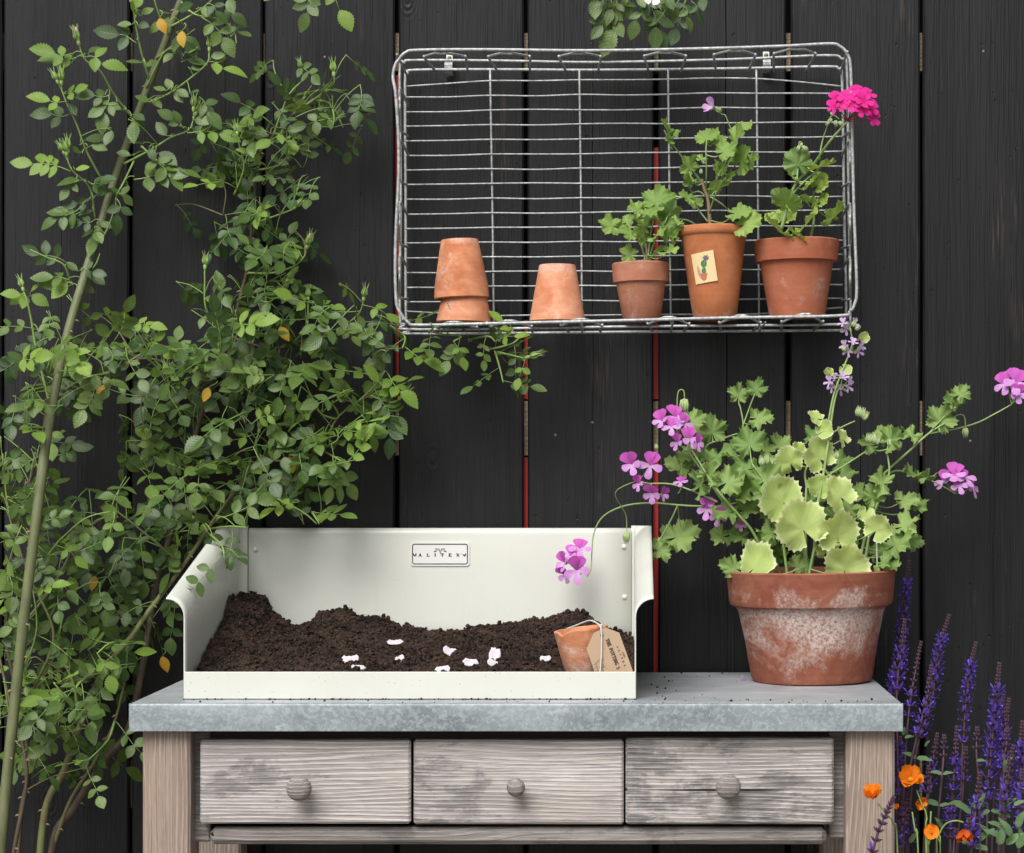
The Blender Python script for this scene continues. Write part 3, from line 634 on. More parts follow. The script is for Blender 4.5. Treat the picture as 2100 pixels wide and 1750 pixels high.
ik = Ink((pc.x, -tp - 0.0016, pc.z), ex, ez, 0.0003)
for ch, x in zip('ALITEX', (-42.5, -26, -11.5, 3.2, 19, 35)): ik.glyph(ch, (x - 1.6) * kp, -5.0 * kp, 6.0 * kp, 6.4 * kp, 0.34, 0.17)
ik.bar(43.2 * kp, 0.3 * kp, 45.6 * kp, 0.3 * kp, 0.45 * kp); ik.emblem(0.5 * kp, 6.0 * kp, 22 * kp); ik.build('lettering', 'black_ink', plate)
for sx in (-51.5, 50): 
    mb = MB(); mb.lathe([(0.0001, 0.0018), (0.0016, 0.0015), (0.0027, 0.0004), (0.0028, -0.0004)], (pc.x + sx * kp, -tp - 0.0016, pc.z - 0.7 * kp), 12, Matrix.Rotation(R(90), 3, 'X'), close=False); mb.build('screw', M['steel'], plate, smooth=True)

# ------------------------------------------------------------------ compost in the tray
SB = [(0, .113), (.058, .114), (.07, .104), (.085, .082), (.14, .066), (.17, .070), (.205, .089), (.26, .091), (.32, .085), (.41, .069), (.51, .060), (.60, .066), (.70, .074), (.755, .078), (.80, .082), (.835, .093), (.875, .091), (.90, .074), (.95, .058), (1.0, .050)]
SW = [(0, .012), (.20, .030), (.28, .049), (.526, .072), (.81, .112), (1, .114)]
def lerp_tab(tab, u):
    for (a, x), (b, y) in zip(tab, tab[1:]):
        if u <= b: f = (u - a) / (b - a); f = f * f * (3 - 2 * f); return x + (y - x) * f
    return tab[-1][1]
SY0, SY1 = -TF + 0.0035, -TK - 0.005; SX0, SX1 = XA + 0.0022, XB - 0.0022
def soil_h(X, Y):
    u = (X - SX0) / (SX1 - SX0); v = (Y - SY0) / (SY1 - SY0); u = min(1, max(0, u)); v = min(1, max(0, v))
    hb = lerp_tab(SB, min(1, max(0, u + 0.012 * math.sin(v * 9 + 3.6)))); hf = 0.031 + 0.004 * math.sin(u * 9 + 1)
    h = hf + (hb - hf) * (v ** 0.95)
    wl = math.exp(-(u / 0.075) ** 2); h = h * (1 - wl) + lerp_tab(SW, v) * wl       # banked up against the left side
    h -= 0.010 * math.exp(-((u - .52) / .3) ** 2 - ((v - .45) / .28) ** 2)
    h -= 0.016 * math.exp(-((u - .90) / .12) ** 2 - ((v - .12) / .2) ** 2)
    return BZ + h
def soil_z(X, Y):
    p = Vector((X, Y, 0)); n1 = noise.noise(p * 26); n2 = noise.noise(p * 70 + Vector((3, 1, 2))); n3 = noise.noise(p * 170); n4 = noise.noise(p * 420)
    ridge = 1 - abs(noise.noise(p * 48 + Vector((9, 9, 0)))) * 2
    return soil_h(X, Y) + 0.0072 * n1 + 0.0056 * n2 + 0.0034 * ridge + 0.0034 * n3 + 0.0011 * n4
mb = MB(); NX, NY = 300, 170; rows = []
for j in range(NY + 1):
    Y = SY0 + (SY1 - SY0) * j / NY
    rows.append([mb.vert((SX0 + (SX1 - SX0) * i / NX, Y, max(BZ + 0.004, soil_z(SX0 + (SX1 - SX0) * i / NX, Y)))) for i in range(NX + 1)])
for j in range(NY):
    for i in range(NX): mb.face(rows[j][i], rows[j][i + 1], rows[j + 1][i + 1], rows[j + 1][i])
clod = []
for sd in range(5):
    c = MB(); t_ = (1 + 5 ** .5) / 2
    for a in ((-1, t_, 0), (1, t_, 0), (-1, -t_, 0), (1, -t_, 0), (0, -1, t_), (0, 1, t_), (0, -1, -t_), (0, 1, -t_), (t_, 0, -1), (t_, 0, 1), (-t_, 0, -1), (-t_, 0, 1)):
        q = Vector(a).normalized(); q *= 1 + 0.45 * noise.noise(q * 1.7 + Vector((sd * 3, 0, 0))); c.vert(q)
    for f in ((0, 11, 5), (0, 5, 1), (0, 1, 7), (0, 7, 10), (0, 10, 11), (1, 5, 9), (5, 11, 4), (11, 10, 2), (10, 7, 6), (7, 1, 8), (3, 9, 4), (3, 4, 2), (3, 2, 6), (3, 6, 8), (3, 8, 9), (4, 9, 5), (2, 4, 11), (6, 2, 10), (8, 6, 7), (9, 8, 1)): c.face(*f)
    clod.append(c)
def rot(r): return Matrix.Rotation(r.uniform(0, 6.28), 4, 'Z') @ Matrix.Rotation(r.uniform(0, 6.28), 4, 'X')
for k in range(20000):
    X = rng.uniform(SX0 + .004, SX1 - .004); Y = SY0 + .004 + (SY1 - SY0 - .008) * rng.random() ** 0.9
    s_ = 0.0005 + 0.0038 * rng.random() ** 4.5
    z = soil_z(X, Y) + s_ * rng.uniform(-.2, .8)
    mb.add(clod[k % 5], Matrix.Translation((X, Y, z)) @ rot(rng) @ Matrix.Diagonal((s_, s_ * rng.uniform(.6, 1.3), s_ * rng.uniform(.6, 1), 1)))
for k in range(1600):
    X = rng.uniform(SX0 + .006, SX1 - .006); Y = rng.uniform(SY0 + .006, SY1 - .006); z = soil_z(X, Y) + 0.001; a = rng.uniform(0, 6.28); l = rng.uniform(.002, .006)
    d = Vector((math.cos(a), math.sin(a), rng.uniform(-.3, .6))) * l; p = Vector((X, Y, z)); mb.tube([p - d, p + d * .3 + Vector((0, 0, .0006)), p + d], 0.00028, 3)
o = mb.top('compost', M['soil'], ((SX0 + SX1) / 2, (SY0 + SY1) / 2, BZ + 0.003), 'dark crumbly compost heaped in the cream tray', 'compost'); o['kind'] = 'stuff'
def on_soil(x, y):
    t = 0.42
    while t > 0.06:
        p = P(x, y, t)
        if p.z <= soil_z(p.x, p.y): return p
        t -= 0.002
    return P(x, y, 0.1)
# crumbs along the tray foot and on the metal top
mb = MB()
for k in range(330):
    if k < 230: X = XA + (XB - XA) * min(1, max(0, rng.gauss(.52, .26))); Y = -TF - 0.0025 - abs(rng.gauss(0, .0016))
    elif k < 275: X = XB + 0.012 + abs(rng.gauss(0, .06)); Y = -rng.uniform(.05, TB - .01)
    else: X = rng.uniform(XL + .02, XR - .02); Y = -rng.uniform(.445, TB - .004)
    if X > XR - .01: continue
    s_ = 0.0004 + 0.0014 * rng.random() ** 3
    mb.add(clod[k % 5], Matrix.Translation((X, Y, BZ + s_ * .5 + 0.0003)) @ rot(rng) @ Matrix.Scale(s_, 4))
o = mb.top('soil_crumbs', M['soil'], (-0.1, -0.4, BZ), 'scattered dark soil crumbs on the galvanised bench top', 'soil'); o['kind'] = 'stuff'
# ------------------------------------------------------------------ wire basket hung on its back against the fence
T1, T2, T3 = 0.185, 0.105, 0.0225
basket = thing('wire_basket', P(1282, 400, 0.02), 'galvanised wire basket hung open side forward on the black fence', 'basket')
loopF = [(818, 122), (832, 108), (860, 103), (1000, 102), (1200, 104), (1400, 101), (1600, 95), (1700, 90), (1722, 95), (1738, 112), (1745, 150), (1748, 300), (1752, 450), (1757, 590), (1752, 625), (1742, 640), (1718, 648), (1500, 652), (1300, 657), (1000, 664), (860, 667), (838, 662), (820, 640), (812, 610), (811, 500), (818, 330), (812, 200), (806, 160), (810, 135)]
loopM = [(820, 150), (830, 129), (850, 124), (1030, 125), (1225, 128), (1500, 122), (1690, 114), (1726, 121), (1737, 148), (1740, 400), (1744, 640), (1736, 662), (1702, 666), (1300, 670), (860, 676), (830, 665), (820, 640), (822, 400)]
loopB = [(831, 175), (836, 152), (852, 144), (1030, 143), (1225, 144), (1500, 141), (1690, 137), (1720, 142), (1727, 165), (1731, 420), (1735, 655), (1725, 676), (1690, 678), (1300, 681), (860, 685), (841, 678), (833, 655), (832, 420)]
def wire(name, pts, r, n=8, closed=False, k=5):
    mb = MB(); mb.tube(smooth_path(pts, k, closed), r, n, closed=closed); return mb.build(name, M['wire'], basket, smooth=True)
wire('rim_wire', [P(x, y, T1) for x, y in loopF], 0.0023, 8, True)
wire('rim_wire', [P(x, y, T2) for x, y in loopM], 0.0020, 8, True)
wire('rim_wire', [P(x, y, T3) for x, y in loopB], 0.0022, 8, True)
yl = [177.5, 199.5, 230, 259.5, 289.5, 319.5, 349.5, 379, 409, 440, 469.5, 499, 529.7, 559.4, 590, 619.6, 638.5]
yr = [177.6, 192.4, 222.8, 251.6, 280.2, 310.5, 341.2, 372.7, 403.4, 431.9, 462.6, 493, 521.9, 552.9, 584.4, 612.2, 630.6]
for k in range(17):
    ym = 166 + 30.1 * k; yq = 161.7 + 30.15 * k; j = lambda: rng.uniform(-1.6, 1.6)
    pts = [(831, yl[k]), (920, (yl[k] * .6 + ym * .4) + j()), (1006, ym), (1100, ym + j()), (1190, ym - 1 + j() * .6), (1280, ym * .7 + yq * .3 + j()), (1372, (ym + yq * 2) / 3 + j() * .5), (1460, yq + j()), (1551, yq), (1640, (yq * .55 + yr[k] * .45) + j()), (1728, yr[k])]
    wire('grid_wire', [P(x, y, T3 + 0.0008 + 0.0008 * math.sin(x * .02 + k)) for x, y in pts], 0.00125, 6, k=4)
for x0, x1 in ((1005, 1013), (1188, 1194), (1370, 1376), (1551, 1557)):
    wire('upright_wire', [P(x0, 143, T3 + 0.001), P((x0 + x1) / 2 + rng.uniform(-1, 1), 400, T3 - 0.0015), P(x1, 682, T3 + 0.001)], 0.0017, 6)
    wire('floor_wire', [P(x1, 681, T3 + 0.002), P(x1 + (x1 - VX) * .025, 670.5, T2), P(x1 + (x1 - VX) * .05, 661, T1 - .002)], 0.0015, 6)
hw = 0.027
def brace(side_, c):
    """zigzag brace between the front rim and the back loop"""
    if side_ in ('top', 'bottom'):
        yf = {'top': 103 - max(0, (c - 1300)) * .026, 'bottom': 668 - (c - 860) * .0225}[side_]; yk = {'top': 143, 'bottom': 682}[side_]; sg = 1 if side_ == 'top' else -1
        a = P(c, yf, T1); k_ = P(1300 + (c - 1300) / 1.051, yk, T3); o = rng.uniform(-.003, .003)
        pts = [k_ + Vector((-hw + .004, 0, -.003 * sg)), a.lerp(k_, .34) + Vector((-hw - .003, 0, -.001 * sg)), a.lerp(k_, .30) + Vector((-hw, 0, 0)), a.lerp(k_, .05) + Vector((-.010, 0, -.0035 * sg)), a + Vector((o, .0045, -.0042 * sg)), a.lerp(k_, .05) + Vector((.010, 0, -.0035 * sg)), a.lerp(k_, .30) + Vector((hw, 0, 0)), a.lerp(k_, .34) + Vector((hw + .003, 0, -.001 * sg)), k_ + Vector((hw - .002, 0, -.003 * sg))]
    else:
        xf = {'left': 813, 'right': 1750}[side_]; xk = {'left': 833, 'right': 1730}[side_]; sg = 1 if side_ == 'left' else -1
        a = P(xf, c, T1); k_ = P(xk, 975 - (975 - c) / 1.051, T3)
        pts = [k_ + Vector((.003 * sg, 0, hw - .004)), a.lerp(k_, .36) + Vector((.001 * sg, 0, hw + .003)), a.lerp(k_, .30) + Vector((0, 0, hw)), a.lerp(k_, .05) + Vector((.0035 * sg, 0, .011)), a + Vector((.0042 * sg, .0045, 0)), a.lerp(k_, .05) + Vector((.0035 * sg, 0, -.011)), a.lerp(k_, .30) + Vector((0, 0, -hw)), a.lerp(k_, .36) + Vector((.001 * sg, 0, -hw - .003)), k_ + Vector((.003 * sg, 0, -hw + .004))]
    wire('brace', pts, 0.0020, 6, k=4)
for c in (906, 1040, 1187, 1365, 1510, 1635): brace('top', c)
for c in (930, 1044, 1191, 1372, 1521, 1651): brace('bottom', c)
for c in (212, 318, 450, 562): brace('left', c); brace('right', c + 3)
for (a, b) in (((814, 112), (834, 154)), ((1738, 106), (1724, 148)), ((826, 655), (840, 672)), ((1744, 636), (1730, 668))):
    wire('brace', [P(a[0], a[1], T1 + .004), P((a[0] + b[0]) / 2, (a[1] + b[1]) / 2 - 1, T2), P(b[0], b[1], T3 + .002)], 0.0018, 6)
def clip(x, y, lab):
    p = P(x, y, 0.0); c = thing('wall_clip', p, lab, 'clip', 'clips holding the basket'); mb = MB()
    mb.box(p.x - .0048, p.x + .0048, p.y - .0022, p.y - .0004, p.z - .004, p.z + .020, .0004); mb.build('back_plate', M['plate_metal'], c)
    mb = MB(); rr = 0.0105; pts = [Vector((p.x, p.y - .003 - rr * 1.9 * math.sin(R(a)), p.z - .002 - rr * math.cos(R(a)) * 0.95)) for a in range(0, 181, 20)]
    for q0, q1 in zip(pts, pts[1:]):
        d = (q1 - q0).normalized(); n_ = Vector((0, -d.z, d.y)) * .0012; w_ = Vector((.0058, 0, 0))
        i = [mb.vert(v) for v in (q0 - w_ + n_, q0 + w_ + n_, q1 + w_ + n_, q1 - w_ + n_, q0 - w_ - n_, q0 + w_ - n_, q1 + w_ - n_, q1 - w_ - n_)]
        for f in ((0, 1, 2, 3), (7, 6, 5, 4), (0, 4, 5, 1), (3, 2, 6, 7), (0, 3, 7, 4), (1, 5, 6, 2)): mb.face(*[i[k] for k in f])
    mb.build('saddle', M['wire'], c)
    mb = MB(); mb.lathe([(.0001, .002), (.0022, .0016), (.0034, .0002), (.0035, 0)], p + Vector((0, -.0022, .0145)), 12, Matrix.Rotation(R(90), 3, 'X'), close=False); mb.build('screw', M['brass'], c, smooth=True)
clip(922, 140, 'small white clip holding the basket top near its left corner'); clip(1571, 134, 'small white clip holding the basket top near its right corner')

# ------------------------------------------------------------------ terracotta pots
SHELF = CAM_Z + (975 - 657) * px(T1) + 0.0012
def pot(name, mat, cx, t, prof, z0, label, n=56, tilt=(0, 0), inner=0.006, flip=False, soil=None, wob=.012, seed=0, lipwob=0.0, group='terracotta pots'):
    """prof: outer profile (r, h) in metres from the foot up"""
    X = (cx - VX) * px(t); o = Vector((X, -t, z0)); mb = MB(); H = prof[-1][1]
    pr = [(.0001, 0.0)] + [(prof[0][0] * .96, 0.0)] + [(prof[0][0], .0012)] + prof[1:-1] + [(prof[-1][0], H - .0016), (prof[-1][0] - .0018, H)]
    inn = [(prof[-1][0] - inner, H), (prof[-1][0] - inner - .001, H - .0015)]
    inn += [(max(.004, r - inner - .002), h) for r, h in reversed(prof[1:-1]) if h < H - .004] + [(prof[0][0] - inner, .008), (.0001, .008)]
    ang = Matrix.Rotation(R(tilt[0]), 3, 'Y') @ Matrix.Rotation(R(tilt[1]), 3, 'X')
    if flip: ang = ang @ Matrix.Translation((0, 0, H)).to_3x3() @ Matrix.Rotation(R(180), 3, 'X')
    mb.lathe(pr + inn, (0, 0, 0), n, None, wob, seed, close=False)
    if lipwob:
        for i, v in enumerate(mb.v):
            if v[2] > H * .93:
                a = math.atan2(v[1], v[0]); d = lipwob * (0.35 * noise.noise(Vector((a * 2.1, seed, 1))) + .3 * noise.noise(Vector((a * 9, seed, 3)))) - lipwob * 1.5 * math.exp(-((a + 2.35) / .2) ** 2)
                mb.v[i] = (v[0], v[1], v[2] + d)
    off = ang @ Vector((0, 0, -H)) if flip else Vector()
    mb.v = [tuple(ang @ Vector(v) + off + (Vector((0, 0, 0)))) for v in mb.v]
    if flip:
        zmin = min(v[2] for v in mb.v); cx_ = sum(v[0] for v in mb.v) / len(mb.v); mb.v = [(v[0] - cx_, v[1], v[2] - zmin) for v in mb.v]
    mb.v = [tuple(Vector(v) + o) for v in mb.v]
    ob = mb.top(name, M[mat], o, label, 'pot', group, smooth=True, sharp=42)
    if soil:
        r, h = soil; sb = MB(); k0_ = sb.vert(o + ang @ Vector((0, 0, h + .002))); rings = []
        for j in range(1, 6): rings.append([sb.vert(o + ang @ Vector((r * j / 5 * math.cos(2 * math.pi * k / 24), r * j / 5 * math.sin(2 * math.pi * k / 24), h + .004 * noise.noise(Vector((j * .9, k * .7, seed)))))) for k in range(24)])
        for k in range(24): sb.face(k0_, rings[0][k], rings[0][(k + 1) % 24])
        for j in range(4):
            for k in range(24): sb.face(rings[j][k], rings[j][(k + 1) % 24], rings[j + 1][(k + 1) % 24], rings[j + 1][k])
        sb.build('potting_soil', M['soil'], ob, smooth=True)
    return ob, o
tq = 0.105; kq = px(tq)
foot = lambda yb: CAM_Z + (975 - yb) * px(tq + .03)
# overturned pair: a pot standing mouth down with a second one pushed over it
pot('terracotta_pot', 'terra_light', 952.5, tq, [(.0262, 0), (.0405, .070), (.0412, .0715)], foot(661), 'lower overturned clay pot under the left stack in the basket', flip=True, seed=1, inner=.005, tilt=(1.2, 0))
pot('terracotta_pot', 'terra_orange', 945, tq, [(.0272, 0), (.0390, .066), (.0402, .084), (.0405, .0865)], foot(661) + .0345, 'upper overturned clay pot of the left stack in the basket', flip=True, seed=2, inner=.005, tilt=(-2.2, 0))
pot('terracotta_pot', 'terra_light', 1143, tq, [(.0268, 0), (.0408, .081), (.0412, .0835)], foot(658), 'single overturned clay pot in the middle of the basket', flip=True, seed=3, inner=.005)
potC, oC = pot('terracotta_pot', 'terra_brown', 1316, tq, [(.0272, 0), (.0362, .056), (.0405, .0575), (.0421, .0855)], foot(657), 'small brown clay pot with banded rim holding a crinkly plant', seed=4, soil=(.034, .072), tilt=(-1.2, 0))
potD, oD = pot('terracotta_pot', 'terra_long', 1466, tq, [(.0315, 0), (.0372, .04), (.0445, .1), (.0480, .122), (.0508, .124), (.0520, .129), (.0514, .1345), (.0492, .1365)], foot(654), 'tall slim clay pot with a cactus sticker', seed=5, soil=(.042, .120), tilt=(-.8, 0))
potE, oE = pot('terracotta_pot', 'terra_red', 1635, tq, [(.0408, 0), (.0452, .03), (.0535, .0795), (.0600, .082), (.0618, .1), (.0627, .113)], foot(649.5), 'wide reddish clay pot at the right end of the basket', seed=6, soil=(.05, .098), tilt=(-.8, 0))
tG = 0.172
potG, oG = pot('terracotta_pot', 'terra_big', 1665, tG, [(.0845, 0), (.0870, .008), (.0950, .058), (.1035, .098), (.1065, .1055), (.1150, .110), (.1168, .115), (.1200, .152), (.1212, .158)], BZ + .0008, 'big lime stained clay pot standing on the bench', n=80, inner=.009, seed=7, soil=(.104, .138), tilt=(-.7, 0), wob=.006)
# cactus sticker on the tall pot
class InkF(Ink):
    def __init__(s, fn): s.fn = fn; s.mb = MB()
    def p(s, x, y): return s.fn(x, y)
def cone_r(h): return .0315 + (.0480 - .0315) * (h / .122) * (1 + .05 * math.sin(math.pi * h / .122))
def onpot(lift):
    def fn(a, b):
        x = 1445 + a * .06; y = 548 - b * .06; tt = tq + .044
        p = P(x, y, tt); h = p.z - oD.z; r = cone_r(h) + lift; xo = p.x - oD.x
        return Vector((p.x, oD.y - math.sqrt(max(1e-8, r * r - xo * xo)), p.z))
    return fn
st = thing('cactus_sticker', oD + Vector((0, -.045, .08)), 'cream sticker with a drawn cactus on the tall clay pot', 'sticker')
ik = InkF(onpot(.0016)); C4 = [(-455, 455), (290, 580), (455, -455), (-285, -570)]; NG = 10; gr = []
for j in range(NG + 1):
    row = []
    for i in range(NG + 1):
        u, v = i / NG, j / NG; a = [C4[0][k] * (1 - u) * (1 - v) + C4[1][k] * u * (1 - v) + C4[2][k] * u * v + C4[3][k] * (1 - u) * v for k in (0, 1)]; row.append(ik.mb.vert(ik.p(*a)))
    gr.append(row)
for j in range(NG):
    for i in range(NG): ik.mb.face(gr[j][i], gr[j + 1][i], gr[j + 1][i + 1], gr[j][i + 1])
ik.build('paper', 'sticker', st)
ik = InkF(onpot(.0019)); ik.path([(-230, 60), (-225, -20), (-190, -120), (-170, -230), (-110, -330), (-60, -400)], [20, 60, 95, 85, 80, 20]); ik.build('print', 'cactus_shade', st)
ik = InkF(onpot(.0021)); ik.ell(-25, 130, 100, 130); ik.ell(-20, -110, 75, 105); ik.build('print', 'cactus_green', st)
ik = InkF(onpot(.0023))
for pts in (((-95, 190), (-105, 110), (-75, 40), (-40, 5)), ((-30, 235), (-60, 150), (-40, 40)), ((30, 220), (35, 140), (5, 40)), ((-75, -60), (-80, -130), (-60, -200)), ((-10, -20), (-20, -120), (-10, -200))): ik.path(list(pts), 20)
ik.build('print', 'cactus_dark', st)
ik = InkF(onpot(.0023)); ik.poly([(-155, -190), (-120, -205), (60, -205), (95, -175), (65, -330), (50, -400), (-20, -440), (-90, -400), (-115, -320)]); ik.build('print', 'cactus_pot', st)
ik = InkF(onpot(.0023))
for dx, dy in ((-100, 90), (-45, 160), (20, 140), (75, 160), (135, 90), (120, 20)): ik.path([(20, 250), (20 + dx * .6, 270 + dy * .6), (20 + dx, 270 + dy)], [40, 42, 8])
ik.build('print', 'cactus_flower', st)

# small pot leaning in the compost with a kraft tag on a string
tS = 0.386
pS = P(1205, 1397, tS)
potS, oS = pot('terracotta_pot', 'terra_orange', 1205, tS, [(.0255, 0), (.0325, .042), (.0362, .0685), (.0364, .0715)], pS.z, 'small chipped clay pot stuck in the compost of the tray', seed=9, inner=.004, tilt=(-7.5, 0), lipwob=.0035)
def tt_(y): return 0.4255 + 0.006 * (y - 1287) / 95
tagp = [(1241.3, 1287), (1270, 1298), (1300.5, 1384), (1221.5, 1384), (1202.9, 1331), (1217, 1298.5)]
tg = thing('kraft_tag', P(1250, 1384, tt_(1384)), 'brown kraft paper tag tied to the small pot in the tray', 'tag')
mb = MB(); fr = [mb.vert(P(x, y, tt_(y))) for x, y in tagp]; bk = [mb.vert(P(x, y, tt_(y)) + Vector((0, .0006, 0))) for x, y in tagp]
mb.face(*fr[::-1]); mb.face(*bk)
for i in range(6): mb.face(fr[i], fr[(i + 1) % 6], bk[(i + 1) % 6], bk[i])
mb.build('card', M['kraft'], tg)
def tagfn(ox, oy, ang, lift=.0005):
    c, s_ = math.cos(R(ang)), math.sin(R(ang))
    def fn(a, b): x = ox + a * c - b * s_; y = oy - (a * s_ + b * c); return P(x, y, tt_(y)) + Vector((0, -lift, 0))
    return fn
cq = lambda X, Y: ((1280 + X / 8.077) * .875, (1440 + Y / 8.077) * .875)
ik = InkF(tagfn(*cq(1122, 478), -69)); x_ = 0
for ch in 'THE POTTING S':
    w_ = {'I': 3.1, ' ': 3.6, 'N': 6.2, 'O': 6.2}.get(ch, 5.5)
    if ch != ' ': ik.glyph(ch, x_, 0, 7.6, w_ * .92, .24, .12)
    x_ += w_
ik.build('lettering', 'kraft_ink', tg)
ik = InkF(tagfn(*cq(1332, 610), -69)); x_ = 0
for ch in 'ALITEX': ik.glyph(ch, x_, 0, 3.6, 3.3, .28, .15); x_ += 8.1
ik.emblem(21, 7.0, 11); ik.build('lettering', 'kraft_ink', tg)
ik = InkF(tagfn(*cq(1000, 1000), -69, .0004))
for a, b in ((-8, -9), (-2, -10), (5, -11)): ik.bar(a, b, a, b + 9, .6)
ik.bar(-12, -4, 8, -6, .6); ik.bar(-12, -2, 8, -4, .5)
for k in range(26): a, b = rng.uniform(-14, 10), rng.uniform(0, 15); ik.ell(a, b, rng.uniform(.5, 1.5), rng.uniform(.5, 1.4), 7)
ik.build('drawing', 'kraft_ink_soft', tg)
ik = InkF(tagfn(*cq(1055, 400), 0, .0005)); ik.ell(0, 0, 3.4, 3.4); ik.build('hole', 'kraft_ink', tg)
sp = [(*cq(395, 275), .365), (*cq(560, 215), .375), (*cq(720, 150), .39), (*cq(850, 120), .405), (*cq(960, 170), .415), (*cq(1030, 225), .4235), (*cq(1040, 290), .4275), (*cq(1052, 390), .4285), (*cq(1050, 560), .4305), (*cq(1045, 800), .4325), (*cq(1030, 1000), .434), (*cq(1025, 1090), .435)]
mb = MB(); mb.tube(smooth_path([P(*q) for q in sp], 5), .0011, 6); kn = P(*cq(1030, 222), .4235)
for k in range(5): mb.add(clod[k], Matrix.Translation(kn + Vector((rng.uniform(-.0014, .0014), 0, rng.uniform(-.0014, .0014)))) @ Matrix.Scale(.0019, 4))
for k in range(9):
    q = P(*sp[rng.randrange(1, 6)]); d = Vector((rng.uniform(-1, 1), rng.uniform(-.3, .3), rng.uniform(-.2, 1))) * .007; mb.tube([q, q + d * .5 + Vector((0, 0, .001)), q + d], .00012, 3)
mb.build('string', M['twine'], tg, smooth=True)

# ------------------------------------------------------------------ fallen white petals on the compost
def petal_piece(x, y, w_, h_, rotd, curl, lab, seed, up=.7, mat='white_petal'):
    p = on_soil(x, y + h_ * .5) if y < 1390 and x < 1310 else P(x, y, .3)
    k = px(-p.y * 1.0) if False else px(-p.y); mb = MB(); r = random.Random(seed); N, Q = 7, 5; gr = []
    w_, h_ = w_ * .92, h_ * .8; e1 = Vector((math.cos(R(rotd)), 0, math.sin(R(rotd)))); e2 = Vector((-math.sin(R(rotd)) * up, 1 - up, math.cos(R(rotd)))).normalized()
    for j in range(Q + 1):
        row = []
        for i in range(N + 1):
            u = i / N * 2 - 1; v = j / Q; wd = (1 - .45 * abs(v - .5) ** 1.5 * 2) * (1 + .18 * noise.noise(Vector((v * 3, seed, u))))
            bend = curl * (u * u) * h_ * k * .25; nz = .0007 * noise.noise(Vector((u * 2, v * 2, seed)))
            q = p + e1 * (u * w_ * k * .5 * wd) + e2 * ((v - .25 + .22 * curl * u * u + .26 * noise.noise(Vector((u * 2.6, seed * 2, 4))) * (1 if v > .5 else -.4)) * h_ * k) + Vector((0, -.003 - bend + nz, .0015))
            row.append(mb.vert(q, (u, v)))
        gr.append(row)
    for j in range(Q):
        for i in range(N): mb.face(gr[j][i], gr[j][i + 1], gr[j + 1][i + 1], gr[j + 1][i])
    o = mb.top('fallen_petal', M[mat], p, lab, 'petal', 'fallen petals', smooth=True, uv=True); md = o.modifiers.new('thickness', 'SOLIDIFY'); md.thickness = .0004
for i, a in enumerate(((719, 1349, 40, 17, 4, .3, 'star edged white petal, leftmost on the compost'), (735, 1367, 34, 13, 0, -.5, 'rounded white petal by the front lip below the leftmost one'),
    (811, 1316, 38, 12, 3, .9, 'thin cupped white petal farthest back on the compost'), (820, 1349, 24, 16, 22, .2, 'small white petal alone left of the compost centre'),
    (922, 1333, 34, 20, -20, .8, 'curled pinkish white petal at the centre of the compost'), (908, 1370, 36, 18, 6, .1, 'broad white petal lying against the tray front lip'),
    (965, 1356, 36, 20, -8, .7, 'twisted white petal just left of the largest one'), (1014, 1335, 27, 38, -8, .2, 'largest white petal, standing upright on the compost'),
    (1009, 1357, 26, 17, -28, .3, 'oval white petal at the foot of the largest one'), (970, 1379, 22, 9, 0, .2, 'tip of a white petal peeping above the front lip'), (1119, 1349, 26, 14, 6, .5, 'ragged white petal nearest the small chipped pot'))):
    petal_piece(*a, seed=i + 3)
p = P(1519, 1397, .18); mb = MB()
for k, (a, l) in enumerate(((20, .010), (75, .012), (150, .009))):
    d = Vector((math.cos(R(a)) , -.2, math.sin(R(a)) * .8)) * l; n_ = Vector((.0025, .001, -.001)); q = Vector((p.x, p.y, BZ + .0014))
    i = [mb.vert(x) for x in (q, q + d * .5 + n_, q + d, q + d * .5 - n_)]; mb.face(*i)
mb.top('fallen_petal', M['pink_lower'], (p.x, p.y, BZ + .001), 'tiny pink petal lying on the bench left of the big pot', 'petal', 'fallen petals', uv=True)
